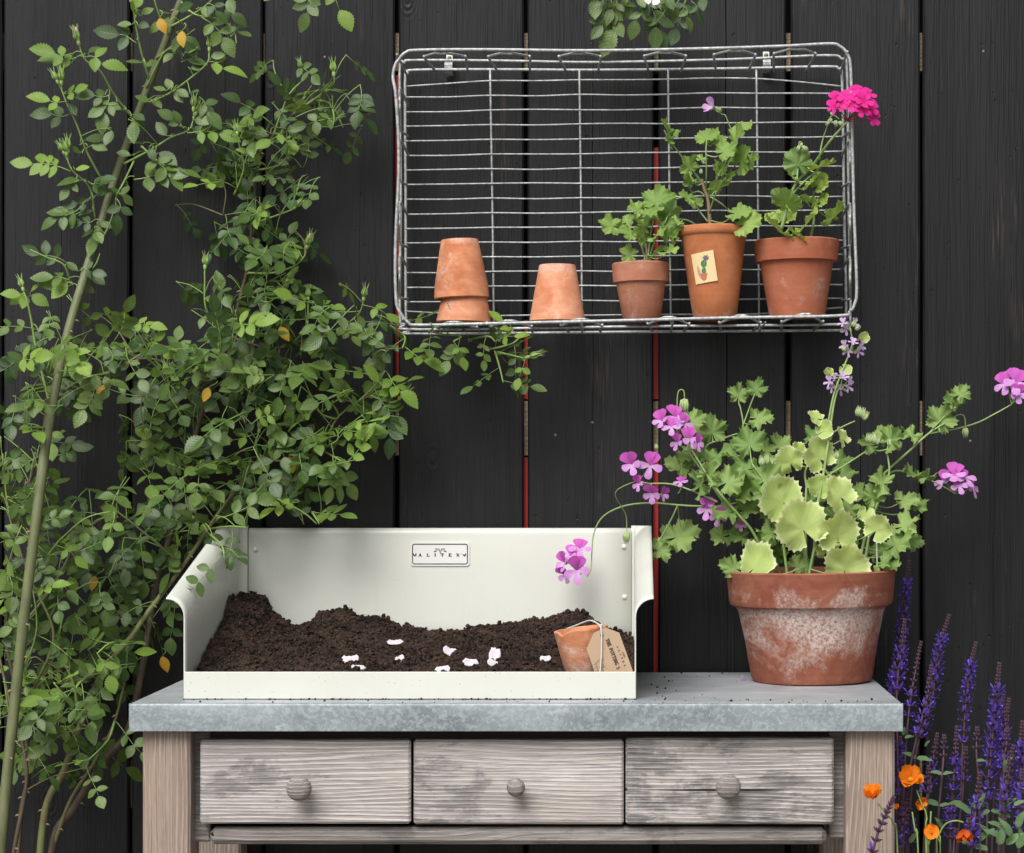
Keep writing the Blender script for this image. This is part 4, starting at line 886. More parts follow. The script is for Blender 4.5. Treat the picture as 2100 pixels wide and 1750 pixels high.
# ------------------------------------------------------------------ leaf shapes
def rose_leaf(seed, pairs=2, L=.085, serr=.10, size=1.0):
    """compound leaf: stalk along +Y from the origin, leaflet pairs and one at the end; faces +Z"""
    r = random.Random(seed); mb = MB(); mb.m = 1
    droop = r.uniform(.03, .22)
    def ax(s): return Vector((.006 * math.sin(s * 3 + seed), s * L, -droop * L * s * s))
    mb.tube([ax(s / 4) for s in range(5)], [.0009, .0008, .0007, .0006, .0005], 4); mb.m = 0
    def leaflet(b, ang, l, tilt):
        w_ = l * r.uniform(.26, .33); fold = r.uniform(.08, .32); cur = r.uniform(-.1, .3); N = 9
        ca, sa = math.cos(ang), math.sin(ang); tw = r.uniform(-.35, .35)
        def put(u, s):
            wd = w_ * (math.sin(math.pi * min(1, s * 1.01) ** .92) ** .82 if 0 < s < .985 else 0)
            if abs(u) > .9: wd *= 1 + serr * (1 if round(s * N * 2) % 2 else -1)
            x = u * wd; y = s * l; z = abs(u) * wd * fold - cur * l * s * s + math.sin(s * 7 + seed) * .012 * l * abs(u) + x * tw
            z += tilt * y
            return b + Vector((x * ca + y * sa, -x * sa + y * ca, z))
        rows = []
        for k in range(N * 2 + 1):
            s = k / (N * 2)
            rows.append([mb.vert(put(u, s), (u, s)) for u in (-1, 0, 1)])
        for k in range(N * 2):
            a, c = rows[k], rows[k + 1]; mb.face(a[0], a[1], c[1], c[0]); mb.face(a[1], a[2], c[2], c[1])
    l0 = .0345 * size * r.uniform(.9, 1.1)
    for k in range(pairs):
        s = .42 + .36 * k / max(1, pairs - 1) if pairs > 1 else .55; l = l0 * (.72 + .2 * k / max(1, pairs))
        for sg in (-1, 1): leaflet(ax(s + r.uniform(-.02, .02)), sg * R(r.uniform(55, 78)), l * r.uniform(.88, 1.08), r.uniform(-.25, .15))
    leaflet(ax(1.0), R(r.uniform(-14, 14)), l0 * r.uniform(1.0, 1.15), -droop * .8)
    return mb
ROSE = [rose_leaf(i, 2 + (i % 3 == 0), .062 + .010 * (i % 3)) for i in range(9)]
ROSE_ME = [mb.mesh('rose_leaf', [M['rose_leaf'], M['shoot']], smooth=True, uv=True) for mb in ROSE]
YOUNG_ME = [rose_leaf(40 + i, 1 + i % 2, .050, size=1.05).mesh('rose_leaf_young', [M['rose_leaf_young'], M['shoot']], smooth=True, uv=True) for i in range(4)]
YELL_ME = [rose_leaf(60 + i, 0, .012, size=.62).mesh('rose_leaf_yellow', [M['rose_leaf_yellow'], M['shoot']], smooth=True, uv=True) for i in range(2)]
def pel_leaf(seed, lobes, depth, teeth, ruff, cup, wave=None):
    """round stalked leaf, unit radius; stalk joins at the origin, tip towards +Y, faces +Z"""
    r = random.Random(seed); mb = MB(); N = 72; K = 6; A = R(163); ph = r.uniform(0, 6); a2 = r.uniform(.8, 1.2)
    c = mb.vert((0, 0, 0), (0, 0)); rings = []
    for j in range(1, K + 1):
        row = []
        for i in range(N + 1):
            th = -A + 2 * A * i / N; u = th / math.pi; lf = (i / N * lobes) % 1.0; sw = abs(lf * 2 - 1)
            rad = (.50 + .50 * math.cos(th / 2)) * (1 - depth * sw ** 1.6 * (1 if 0 < i < N else .3))
            rad *= 1 + teeth * (1 if i % 3 == 1 else -.6) * (1 if j == K else .25) + .05 * noise.noise(Vector((th * 1.5, seed, 0)))
            f = j / K; q = f ** .9 * rad
            z = cup * q * q + (ruff * f * f * math.sin(th * lobes * .9 * a2 + ph) + .6 * ruff * f ** 3 * math.sin(th * lobes * 2.3 + ph * 2) if not wave else ruff * f * f * math.sin(th * wave + ph) + .35 * ruff * f ** 4 * math.sin(th * wave * 3.1 + ph * 2) + .10 * f * noise.noise(Vector((q * math.sin(th) * 2 + seed, q * math.cos(th) * 2, 3)))) + .05 * noise.noise(Vector((q * math.sin(th) * 3, q * math.cos(th) * 3, seed))) + .035 * (1 - sw) * -f * (1 if depth > .12 else .3)
            row.append(mb.vert((q * math.sin(th), q * math.cos(th), z), (u * math.pi / A, f)))
        rings.append(row)
    for i in range(N): mb.face(c, rings[0][i + 1], rings[0][i])
    for j in range(K - 1):
        for i in range(N): mb.face(rings[j][i], rings[j][i + 1], rings[j + 1][i + 1], rings[j + 1][i])
    return mb
def leafset(name, mat, n, **k): return [pel_leaf(i * 7 + len(name), **k).mesh(name, M[mat], smooth=True, uv=True) for i in range(n)]
CRISP = leafset('crisp_leaf', 'crisp_leaf', 8, lobes=5, depth=.30, teeth=.085, ruff=.23, cup=.16)
PALE = leafset('pale_leaf', 'pale_leaf', 6, lobes=5, depth=.13, teeth=.055, ruff=.19, cup=.2, wave=2.0)
ZONAL = leafset('zonal_leaf', 'zonal_leaf', 5, lobes=7, depth=.13, teeth=.025, ruff=.09, cup=.18)
SCENT = leafset('scented_leaf', 'bench_leaf', 6, lobes=5, depth=.24, teeth=.06, ruff=.13, cup=.14)
def ipx(t): return px(t)

# ------------------------------------------------------------------ pelargoniums
def floret(seed, open_=.9, slim=1.0, upper_big=1.0, curl=.2):
    """five petals about +Z, two upper (towards +Y) and three lower, unit radius"""
    r = random.Random(seed); mb = MB(); 
    for k, (ang, l, w_, mi) in enumerate(((20, 1.0 * upper_big, .40 * slim, 0), (-20, 1.0 * upper_big, .40 * slim, 0), (105, .95, .30 * slim, 1), (180, 1.0, .29 * slim, 1), (-105, .95, .30 * slim, 1))):
        ang += r.uniform(-7, 7); l *= r.uniform(.9, 1.08); mb.m = mi; N = 7; rows = []
        el = R(90 * (1 - open_) + r.uniform(-8, 8))
        for j in range(N + 1):
            s = j / N; wd = w_ * (.22 + .78 * math.sin(math.pi * .5 * min(1, s * 1.25)) ** 1.3) * (1 if s < .82 else math.sqrt(max(0, 1 - ((s - .82) / .19) ** 2)) * .9 + .08)
            rr = s * l; z = math.sin(el) * rr - curl * s * s * l * .5; rr2 = rr * math.cos(el); row = []
            for u in (-1, -.33, .33, 1):
                x = u * wd; zz = z + .10 * abs(u) * wd + .03 * math.sin(s * 6 + u * 3 + k)
                a = R(ang); row.append(mb.vert((-x * math.cos(a) + -rr2 * math.sin(a) * -1 * -1, -x * math.sin(a) + rr2 * math.cos(a), zz), (u, s)))
            rows.append(row)
        for j in range(N):
            for i in range(3): mb.face(rows[j][i], rows[j][i + 1], rows[j + 1][i + 1], rows[j + 1][i])
    mb.m = 2; mb.tube([(0, 0, -.55), (0, 0, -.2), (0, 0, .0)], [.04, .10, .06], 6)
    for k in range(5):
        a = 2 * math.pi * k / 5; d = Vector((math.cos(a), math.sin(a), 0)); mb.tube([Vector((0, 0, -.28)), d * .14 + Vector((0, 0, -.12)), d * .24 + Vector((0, 0, .06))], [.07, .06, .01], 4)
    return mb
PINKF = [floret(i, .86 - .1 * (i % 3), 1.0, 1.08).mesh('pink_floret', [M['pink_upper'], M['pink_lower'], M['bud']], smooth=True, uv=True) for i in range(4)]
MAUVEF = [floret(10 + i, .7, .62, 1.0).mesh('mauve_floret', [M['mauve_petal'], M['mauve_petal'], M['bud']], smooth=True, uv=True) for i in range(3)]
MAGF = [floret(20 + i, .85, 1.05, .95).mesh('magenta_floret', [M['magenta_petal'], M['magenta_petal'], M['pedicel']], smooth=True, uv=True) for i in range(3)]
LILACF = [floret(30, .55, 1.0, 1.1, -.1).mesh('lilac_floret', [M['light_pink'], M['light_pink'], M['bud']], smooth=True, uv=True)]
def hbud(l, w_, tip=None):
    mb = MB(); mb.lathe([(.0001, 0), (w_ * .6, l * .12), (w_, l * .38), (w_ * .72, l * .7), (w_ * .25, l * .95), (.0001, l)], (0, 0, 0), 8, close=False)
    for k in range(5):
        a = 2 * math.pi * k / 5; d = Vector((math.cos(a), math.sin(a), 0)); mb.tube([d * w_ * .7 + Vector((0, 0, l * .1)), d * w_ * 1.12 + Vector((0, 0, l * .5)), d * w_ * .55 + Vector((0, 0, l * 1.12))], [w_ * .3, w_ * .26, w_ * .04], 4)
    for k in range(40):
        a = k * 2.4; z = l * (k + 1) / 42; rr = w_ * math.sin(math.pi * (.1 + .8 * z / l)); d = Vector((math.cos(a), math.sin(a), .3)); p_ = Vector((rr * math.cos(a), rr * math.sin(a), z)); mb.tube([p_, p_ + d * w_ * .5], [w_ * .025, w_ * .008], 3)
    return mb
HBUD = hbud(.011, .0030).mesh('flower_bud', M['hairy_bud'], smooth=True)
class Plant:
    """stems as polylines in print coordinates; leaves hang on stalks from the nearest stem"""
    def __init__(s, name, base, label, group, stem='pel_stem', seed=1, tf=None):
        s.o = thing(name, base, label, 'plant', group); s.base = Vector(base); s.nodes = []; s.r = random.Random(seed); s.stem = stem; s.tf = tf or (lambda t: t)
    def shoot(s, pts, r0, r1, mat=None, name='stem', k=5):
        ps = smooth_path([p if isinstance(p, Vector) else P(p[0], p[1], s.tf(p[2])) for p in pts], k); n = len(ps); mb = MB()
        mb.tube(ps, [r0 + (r1 - r0) * i / (n - 1) for i in range(n)], 6); s.nodes += ps; return mb.build(name, M[mat or s.stem], s.o, smooth=True)
    def near(s, p, below=True):
        best, bd = None, 1e9
        for q in s.nodes:
            d = (q - p).length + (max(0, q.z - p.z + .004) * 3 if below else 0)
            if d < bd: best, bd = q, d
        return best
    def leaf(s, meshes, x, y, size, t, name='leaf', nrm=None, d=None, flat=0.0, lean=None, mat=None):
        """size = radius in print pixels"""
        t = s.tf(t); c = P(x, y, t); S = size * px(t) * 1.32; r = s.r
        q = s.near(c)
        if d is None:
            d = (c - q); d = Vector((d.x, d.y * .4, d.z * .55 + .12 * d.length)); d = d.normalized() if d.length > 1e-6 else Vector((0, 0, 1))
            d = (d + Vector((r.uniform(-.35, .35), r.uniform(-.3, .2), r.uniform(-.3, .3)))).normalized()
        if nrm is None: nrm = Vector((r.uniform(-.4, .4), -.75 + .55 * flat + r.uniform(-.2, .2), .55 + .6 * flat + r.uniform(-.25, .25)))
        else: nrm = Vector(nrm)
        b = c - Vector(d) * S * .28; Mx = frame(b, d, nrm, S); me = meshes[r.randrange(len(meshes))]
        o = inst(name, me, Mx, s.o); pet = MB(); n_ = Vector((Mx[0][2], Mx[1][2], Mx[2][2])).normalized()
        m_ = (q + b) / 2 + Vector((0, 0, -.12 * (b - q).length)) - n_ * .003; pp = smooth_path([q, m_, b - n_ * .001], 5)
        pet.tube(pp, [.0011 + (.0008 - .0011) * i / (len(pp) - 1) for i in range(len(pp))], 5)
        iv = Mx.inverted(); pet.v = [tuple(iv @ Vector(v)) for v in pet.v]; pet.build('leaf_stalk', M[s.stem], o, smooth=True)
        return o
    def head(s, x, y, t, meshes, fl, node=None, size=20, stalk='pel_stem', name='flower'):
        """umbel: list of (dx, dy, dt, facing vector, scale) florets on short stalks from one node"""
        t = s.tf(t); nd = P(node[0], node[1], s.tf(node[2])) if node else P(x, y + size, t); mb = MB()
        for i, (dx, dy, dt, fc, sc) in enumerate(fl):
            c = P(x + dx, y + dy, t + dt); S = size * px(t) * sc; fc = Vector(fc).normalized(); up = Vector((dx * .01 + s.r.uniform(-.25, .25), 0, 1)); up = up - fc * up.dot(fc)
            Mx = frame(c, up, fc, S); o = inst(name, meshes[(i + s.r.randrange(9)) % len(meshes)], Mx, s.o)
            e = c - fc * S * .5; mb.tube(smooth_path([nd, (nd + e) / 2 + Vector((0, .001, -.002)), e], 4), .0007, 5)
        return mb.build('flower_stalk', M[stalk], s.o, smooth=True)
    def bud(s, x, y, t, sc=1.0, d=(0, 0, 1), me=None):
        return inst('flower_bud', me or HBUD, frame(P(x, y, s.tf(t)), Vector(d).orthogonal(), d, sc), s.o)
CX = lambda x: 1207.5 + x * .425
CY = lambda y: 630 + y * .425
bg_ = lambda x, y, t: (CX(x), CY(y), t)
top_soil = oG + Vector((0, 0, .138))
# the green, crinkly leaved one with pink flowers, spreading to both sides
pk = Plant('pelargonium', top_soil + Vector((-.02, .02, 0)), 'crinkly leaved pelargonium with bright pink flowers in the big pot', 'plants in pots', seed=3, tf=lambda t: .345 - t)
rt = lambda x, t=.175: (CX(x), 1190, t)
pk.shoot([rt(880), bg_(760, 1120, .19), bg_(660, 960, .20), bg_(560, 810, .205), bg_(470, 690, .21), bg_(420, 660, .21)], .0024, .0012)
pk.shoot([rt(900), bg_(800, 1100, .16), bg_(720, 1000, .15), bg_(610, 870, .15), bg_(540, 760, .155), bg_(470, 640, .165), bg_(430, 560, .17)], .0024, .0011)
pk.shoot([rt(930, .2), bg_(860, 1050, .20), bg_(800, 900, .20), bg_(740, 720, .2), bg_(745, 570, .2), bg_(730, 480, .2)], .0022, .0009)
pk.shoot([bg_(745, 570, .2), bg_(770, 500, .2), bg_(800, 420, .2)], .0012, .0009)
pk.shoot([rt(960, .14), bg_(930, 1100, .14), bg_(880, 960, .13), bg_(850, 850, .13), bg_(790, 760, .13)], .0022, .0012)
pk.shoot([rt(880, .21), bg_(660, 960, .22), bg_(560, 700, .21), bg_(640, 640, .21), bg_(720, 610, .21)], .0018, .001)
pk.shoot([bg_(620, 940, .16), bg_(520, 895, .175), bg_(400, 855, .18), bg_(280, 850, .185), bg_(225, 830, .19)], .0013, .0009)
pk.shoot([bg_(640, 960, .17), bg_(520, 960, .19), bg_(430, 955, .20), bg_(300, 945, .22), bg_(170, 960, .24), bg_(70, 1010, .255), bg_(25, 1090, .26), bg_(15, 1180, .258), (CX(10), CY(1265), .25), (CX(-8), CY(1300), .245)], .0014, .0009, name='trailing_stem')
pk.shoot([bg_(430, 955, .20), bg_(400, 1020, .21), bg_(350, 1110, .215), bg_(320, 1165, .22)], .0013, .0010)
pk.shoot([bg_(430, 955, .20), bg_(435, 1010, .22), bg_(445, 1060, .23)], .0011, .0008)
pk.shoot([rt(1290), bg_(1330, 1120, .19), bg_(1370, 980, .195), bg_(1390, 850, .2), bg_(1440, 790, .2), bg_(1540, 700, .2), bg_(1640, 610, .2), bg_(1720, 560, .2)], .0026, .0012)
pk.shoot([bg_(1640, 610, .2), bg_(1760, 590, .21), bg_(1870, 560, .22), bg_(1960, 515, .235), bg_(2040, 470, .24)], .0013, .001)
pk.shoot([bg_(1640, 610, .2), bg_(1700, 545, .2), bg_(1760, 480, .2), bg_(1790, 440, .2)], .001, .0008)
pk.shoot([bg_(1710, 575, .205), bg_(1770, 525, .21), bg_(1810, 525, .21), bg_(1818, 580, .21)], .0009, .0007)
pk.shoot([rt(1320, .16), bg_(1370, 1010, .16), bg_(1430, 880, .17), bg_(1450, 790, .17), bg_(1440, 700, .175), bg_(1450, 650, .18)], .0022, .001)
pk.shoot([bg_(1390, 850, .2), bg_(1480, 790, .21), bg_(1580, 815, .215), bg_(1680, 850, .22), bg_(1760, 895, .225)], .0014, .001)
pk.shoot([rt(1280, .2), bg_(1240, 1000, .215), bg_(1150, 800, .22), bg_(1080, 690, .22), bg_(1100, 620, .22)], .002, .001)
pk.shoot([rt(1080, .21), bg_(1000, 1000, .215), bg_(960, 850, .22), bg_(900, 720, .22)], .002, .001)
pk.shoot([bg_(430, 690, .205), bg_(425, 560, .205), bg_(428, 430, .205), bg_(440, 400, .205), bg_(458, 405, .205), bg_(462, 440, .205)], .001, .0008)
crisp = [(455, 1100, 78, .235), (360, 1165, 52, .225), (725, 410, 44, .2), (812, 385, 42, .2), (835, 538, 52, .195), (590, 580, 62, .21), (515, 545, 52, .175), (770, 640, 66, .16), (640, 715, 64, .17), (590, 795, 52, .15), (545, 845, 60, .165), (690, 830, 66, .14), (740, 785, 58, .15), (870, 820, 68, .135), (835, 880, 62, .125), (760, 885, 58, .15), (625, 1105, 48, .19), (715, 1105, 50, .17), (650, 990, 58, .16), (770, 965, 50, .16), (845, 975, 48, .18), (905, 1010, 48, .2), (935, 665, 52, .22), (850, 690, 44, .215), (1105, 615, 52, .225), (685, 1255, 56, .155), (860, 1090, 52, .15), (835, 1150, 55, .17), (1165, 1000, 52, .2), (1240, 820, 58, .21), (1225, 750, 52, .22), (1400, 845, 58, .16), (1365, 900, 48, .15), (1390, 930, 46, .19), (1470, 630, 56, .17), (1545, 612, 46, .2), (1340, 665, 44, .17), (1420, 615, 46, .19), (1560, 805, 50, .19), (1622, 815, 42, .21), (1540, 935, 52, .19), (1600, 950, 42, .2), (1540, 1050, 62, .16), (1500, 1135, 66, .14), (1570, 1135, 44, .17), (1245, 965, 52, .18), (1305, 900, 46, .2), (1180, 850, 50, .225), (1705, 530, 60, .195), (1745, 450, 44, .2), (1800, 410, 42, .2), (1785, 465, 34, .19), (425, 765, 58, .215), (470, 720, 48, .22), (960, 1090, 54, .21), (990, 960, 48, .225), (1330, 1000, 50, .19), (1290, 1090, 50, .2), (1020, 1180, 44, .19), (1400, 1180, 44, .2), (900, 1180, 48, .2), (560, 700, 44, .225), (1090, 940, 50, .23), (690, 690, 40, .2), (1430, 1230, 46, .12), (1475, 1245, 34, .13), (1020, 1240, 46, .16)]
for (x, y, s_, t) in crisp: pk.leaf(CRISP, CX(x), CY(y), s_ * .425 * 1.18, t + pk.r.uniform(-.008, .008), flat=pk.r.choice((0, 0, .3, .6)))
F = (0, -1, .1)
pk.head(CX(410), CY(560), .18, PINKF, [(-24, -4, .01, (-.5, -.7, .5), 1.0), (6, -12, 0, (.2, -.6, .8), 1.2), (22, 2, .012, (.6, -.7, .4), 1.0), (-4, 8, .02, (-.1, -.8, .5), .9)], (CX(415), CY(640), .17), 24)
pk.head(CX(490), CY(645), .165, PINKF, [(0, -4, .01, (.4, -.8, .4), 1.1), (14, 6, .015, (.7, -.6, .2), .9), (-26, 4, .0, (-.6, -.7, .2), .85)], (CX(470), CY(690), .16), 22)
pk.head(CX(250), CY(765), .195, PINKF, [(-18, -2, .01, (-.25, -1, .12), 1.12), (20, 0, .012, (.15, -1, .1), 1.15)], (CX(240), CY(835), .185), 24)
pk.head(CX(290), CY(890), .19, PINKF, [(-20, -16, .005, (-.6, -.7, .1), .8), (6, 4, .012, (-.1, -.9, -.3), 1.05), (28, 6, 0, (.7, -.6, 0), .75)], (CX(300), CY(852), .18), 22)
pk.head(CX(445), CY(850), .185, PINKF, [(0, -2, 0, (-.2, -.6, .8), .9)], (CX(430), CY(900), .185), 19)
pk.head(CX(590), CY(990), .175, PINKF, [(-8, -6, .005, (-.3, -.9, .3), 1.1), (16, 8, .012, (.2, -.9, -.2), 1.0), (-4, -20, 0, (0, -.6, .8), .8)], (CX(630), CY(960), .165), 22)
pk.head(CX(735), CY(1055), .175, PINKF, [(0, 0, 0, (.1, -.7, .3), .8), (4, -48, .0, (.1, -.8, .5), .7)], (CX(715), CY(1000), .16), 19)
pk.head(CX(1775), CY(845), .225, PINKF, [(-26, -2, 0, (-.7, -.5, .5), 1.0), (-4, -14, .01, (-.1, -.7, .8), 1.2), (18, -8, .008, (.4, -.6, .7), 1.15), (32, 12, 0, (.8, -.5, .3), .95), (4, 6, .016, (.1, -.9, .4), .9)], (CX(1762), CY(900), .224), 24)
pk.head(CX(2055), CY(390), .24, PINKF, [(-20, -8, 0, (-.6, -.7, .4), 1.1), (4, -10, .008, (.1, -.8, .5), 1.3), (26, 2, 0, (.7, -.6, .4), 1.1), (6, 14, .012, (.1, -.9, .1), .9)], (CX(2040), CY(470), .24), 25)
pk.head(1180, 1160, .25, PINKF, [(-12, -24, .0, (-.4, -.75, .6), .8), (10, -34, 0, (.1, -.75, .7), 1.0), (-22, -6, .008, (-.75, -.6, .2), .95), (4, 10, .014, (.1, -1, .05), 1.2), (-20, 18, .002, (-.5, -.8, -.3), .85), (-2, -12, .004, (0, -.9, .3), .75)], (1201, CY(1285), .246), 25)
for (x, y, t, sc, d) in ((1285, 1090, .235, 1.5, (0, 0, -1)), (CX(460), CY(440), .205, 1.9, (.05, -.1, -1)), (CX(1818), CY(580), .21, 1.3, (0, 0, -1)), (CX(330), CY(690), .19, .8, (-.2, 0, 1)), (CX(1475), CY(690), .18, 1.1, (.1, 0, 1)), (CX(1460), CY(680), .175, 1.2, (-.25, 0, 1)), (CX(1490), CY(690), .18, 1.1, (.4, 0, 1)), (CX(840), CY(770), .125, 1.2, (-.2, 0, 1)), (CX(855), CY(765), .125, 1.3, (.1, 0, 1)), (CX(870), CY(770), .13, 1.2, (.4, 0, 1))): pk.bud(x, y, t, sc, d)
pk.shoot([(CX(240), CY(835), .19), (1262, 1010, .2), (1283, 1055, .232), (1285, 1090, .235)], .0007, .0006)
# the pale variegated one with mauve flowers on a tall stalk
vg = Plant('variegated_pelargonium', top_soil + Vector((0, -.02, 0)), 'pale cream edged pelargonium with tall mauve flower stalk in the big pot', 'plants in pots', seed=8, tf=lambda t: .345 - t)
vg.shoot([rt(1055, .14), bg_(1090, 1160, .135), bg_(1095, 1010, .13), bg_(1125, 850, .13), bg_(1155, 660, .135), bg_(1180, 480, .14), bg_(1200, 400, .145)], .003, .0014)
vg.shoot([bg_(1155, 560, .137), bg_(1180, 430, .14), bg_(1215, 330, .145), bg_(1250, 240, .15), bg_(1270, 180, .15), bg_(1262, 100, .15)], .0015, .001)
vg.shoot([bg_(1120, 860, .13), bg_(1160, 810, .135), bg_(1240, 760, .14), bg_(1340, 695, .15)], .0015, .001)
vg.shoot([bg_(1160, 620, .135), bg_(1220, 580, .135), bg_(1285, 550, .135)], .0012, .0009)
vg.shoot([rt(1050, .15), bg_(1045, 1000, .15), bg_(1050, 870, .155), bg_(1045, 790, .16), bg_(1100, 690, .16)], .0024, .0012)
vg.shoot([rt(1070, .13), bg_(1040, 1190, .12), bg_(1010, 1090, .11)], .0022, .0014)
vg.shoot([rt(1060, .12), bg_(1090, 1170, .115), bg_(1150, 1130, .11)], .002, .0014)
for (x, y, s_, t, nx, ny, nz) in ((915, 905, 104, .11, -.15, -.8, .55), (1010, 1030, 116, .095, 0, -.95, .2), (1195, 890, 84, .12, .15, -.8, .6), (1120, 860, 58, .13, -.2, -.8, .6), (965, 730, 66, .15, -.45, -.8, .3), (1100, 700, 80, .135, .1, -.85, .5), (1205, 1070, 98, .1, .1, -.32, .95), (1220, 628, 48, .135, .2, -.5, .8), (1140, 590, 44, .135, -.3, -.7, .4), (1085, 530, 40, .14, -.6, -.4, .6), (830, 1222, 104, .125, -.1, -.5, .85), (1250, 1235, 98, .1, .15, -.75, .6), (1395, 1065, 64, .12, .1, -.8, .5), (1240, 1130, 48, .13, .1, -.8, .5), (1145, 1165, 46, .12, .1, -.5, .8), (1240, 305, 30, .148, .1, -.8, .5), (1160, 310, 22, .148, -.5, -.7, .4), (1330, 140, 26, .15, .4, -.8, .3), (1340, 1000, 38, .14, 0, -.6, .7), (1010, 690, 40, .17, 0, -.7, .6)):
    vg.leaf(PALE, CX(x), CY(y), s_ * .425 * 1.04, t, nrm=(nx, ny, nz), d=(vg.r.uniform(-.9, .9) + nx * .6, -.12, vg.r.choice((1, .8, .6, .9)) if s_ > 50 else vg.r.choice((1, .5, -.6))))
def mauve(x, y, t, n, sz):
    vg.head(x, y, t, MAUVEF, [(sz * math.cos(a) * 1.0, -sz * math.sin(a) * .55 + 2, .012 * math.sin(k * 2.3), (math.cos(a) * .9, -.75, math.sin(a) * .6 + .15), vg.r.uniform(.85, 1.15)) for k, a in enumerate([2 * math.pi * i / n + .3 for i in range(n)])], (x, y + sz * .75, t), 15)
mauve(CX(1210), CY(362), .146, 7, 20); mauve(CX(1275), CY(190), .15, 5, 17); mauve(CX(1250), CY(85), .15, 3, 12)
for (x, y, sc, d) in ((1270, 95, .9, (.5, 0, .8)), (1285, 110, .8, (.7, 0, .5)), (1300, 530, 1.3, (.1, 0, 1)), (1312, 535, 1.3, (.35, 0, 1)), (1322, 545, 1.2, (.6, 0, .9)), (1355, 660, 1.3, (-.1, 0, 1)), (1370, 660, 1.4, (.15, 0, 1)), (1385, 665, 1.2, (.4, 0, 1)), (1240, 215, .9, (-.5, 0, .8)), (1195, 735, 1.0, (.1, 0, 1))): vg.bud(CX(x), CY(y), .14, sc, d)
def stake(x, y0, y1, t, w_, lab):
    a = P(x, y1, t); b = P(x - 3, y0, t + .004); mb = MB(); k = px(t) * w_ / 2
    i = [mb.vert(v) for v in (a + Vector((-k * .5, 0, 0)), a + Vector((k * .5, 0, 0)), b + Vector((k, 0, 0)), b + Vector((-k, 0, 0)))]; j = [mb.vert(Vector(mb.v[q]) + Vector((0, .0012, 0))) for q in i]
    for f in ((i[0], i[1], i[2], i[3]), (j[3], j[2], j[1], j[0]), (i[0], j[0], j[1], i[1]), (i[1], j[1], j[2], i[2]), (i[2], j[2], j[3], i[3]), (i[3], j[3], j[0], i[0])): mb.face(*f)
    mb.top('plant_label', M['white_plastic'], a, lab, 'plant label', 'plant labels in the big pot')
stake(1707, 1092, 1200, .215, 7, 'wider white plastic plant label in the big pot'); stake(1800, 1098, 1195, .2, 3.2, 'thin white plant label at the right of the big pot')

# ------------------------------------------------------------------ plants in the three basket pots
EX = lambda x: 1225 + x * .3701
EY = lambda y: 52.5 + y * .3701
e_ = lambda x, y, t: (EX(x), EY(y), t)
sm = Plant('scented_pelargonium', oC + Vector((0, 0, .072)), 'small bushy crinkly plant in the small brown pot', 'plants in pots', seed=11)
for pts in (((275, 1320), (270, 1230), (250, 1130), (230, 1050)), ((275, 1320), (290, 1200), (310, 1080), (330, 980)), ((280, 1320), (320, 1190), (380, 1080), (400, 1030)), ((270, 1320), (230, 1180), (170, 1140), (120, 1120)), ((280, 1320), (330, 1240), (390, 1240))):
    sm.shoot([e_(x, y, .105 + .012 * math.sin(x * .05 + i)) for i, (x, y) in enumerate(pts)], .0016, .0008, 'woody' if pts[0][0] == 275 and pts[1][0] == 270 else None)
for (x, y, s_, t) in ((335, 955, 62, .11), (390, 950, 36, .10), (210, 1010, 44, .115), (405, 1020, 48, .12), (60, 1105, 50, .12), (175, 1080, 32, .10), (235, 1120, 44, .13), (165, 1150, 42, .135), (345, 1155, 46, .145), (335, 1085, 40, .13), (440, 1140, 34, .12), (405, 1250, 44, .14), (165, 1265, 42, .13), (290, 1050, 44, .125), (270, 1090, 38, .14), (385, 1150, 36, .13), (430, 1195, 38, .12), (300, 1000, 38, .09), (350, 1030, 36, .105), (235, 1060, 34, .1), (110, 1110, 30, .11), (255, 1180, 32, .12), (400, 1085, 38, .11), (355, 1240, 28, .13)):
    sm.leaf(SCENT, EX(x), EY(y), s_ * .3701 * 1.3, t, flat=sm.r.choice((0, .2, .5)))
md_ = Plant('lilac_pelargonium', oD + Vector((0, 0, .12)), 'upright pelargonium with one lilac flower in the tall slim pot', 'plants in pots', seed=13)
md_.shoot([e_(628, 1130, .105), e_(620, 1040, .105), e_(612, 960, .105), e_(590, 900, .108), e_(580, 850, .11)], .0034, .002, 'woody')
for pts in (((590, 900), (540, 820), (470, 730), (405, 640), (370, 580)), ((600, 920), (605, 800), (602, 700), (605, 630)), ((612, 960), (660, 850), (720, 740), (760, 680)), ((620, 1040), (660, 920), (715, 790), (760, 690), (745, 590), (708, 495)), ((612, 960), (560, 920), (480, 950), (390, 975)), ((615, 1090), (560, 1020), (530, 950)), ((610, 940), (690, 990), (760, 1060)), ((615, 960), (740, 830), (820, 770)), ((590, 900), (560, 840), (520, 800)), ((560, 1115), (500, 1080), (415, 1070))):
    md_.shoot([e_(x, y, .11 + .02 * math.sin(x * .02 + i)) for i, (x, y) in enumerate(pts)], .0013, .0008)
for (x, y, s_, t, fl) in ((385, 585, 72, .12, .3), (430, 610, 40, .115, .2), (610, 610, 56, .11, .3), (775, 620, 78, .13, 0), (820, 565, 44, .12, .2), (720, 690, 50, .14, .1), (805, 730, 72, .13, .2), (862, 748, 44, .125, 0), (660, 640, 54, .105, .2), (500, 770, 50, .12, 0), (570, 735, 28, .115, 0), (660, 785, 42, .13, .5), (520, 845, 40, .13, .4), (675, 885, 56, .14, .4), (490, 950, 42, .13, .4), (790, 1040, 60, .14, .2), (740, 835, 32, .12, 0), (845, 1095, 72, .15, .2), (500, 860, 34, .11, 0), (550, 980, 30, .1, 0), (440, 1085, 36, .13, .2), (690, 790, 34, .12, .2)):
    md_.leaf(SCENT, EX(x), EY(y), s_ * .3701 * 1.2, t, flat=fl)
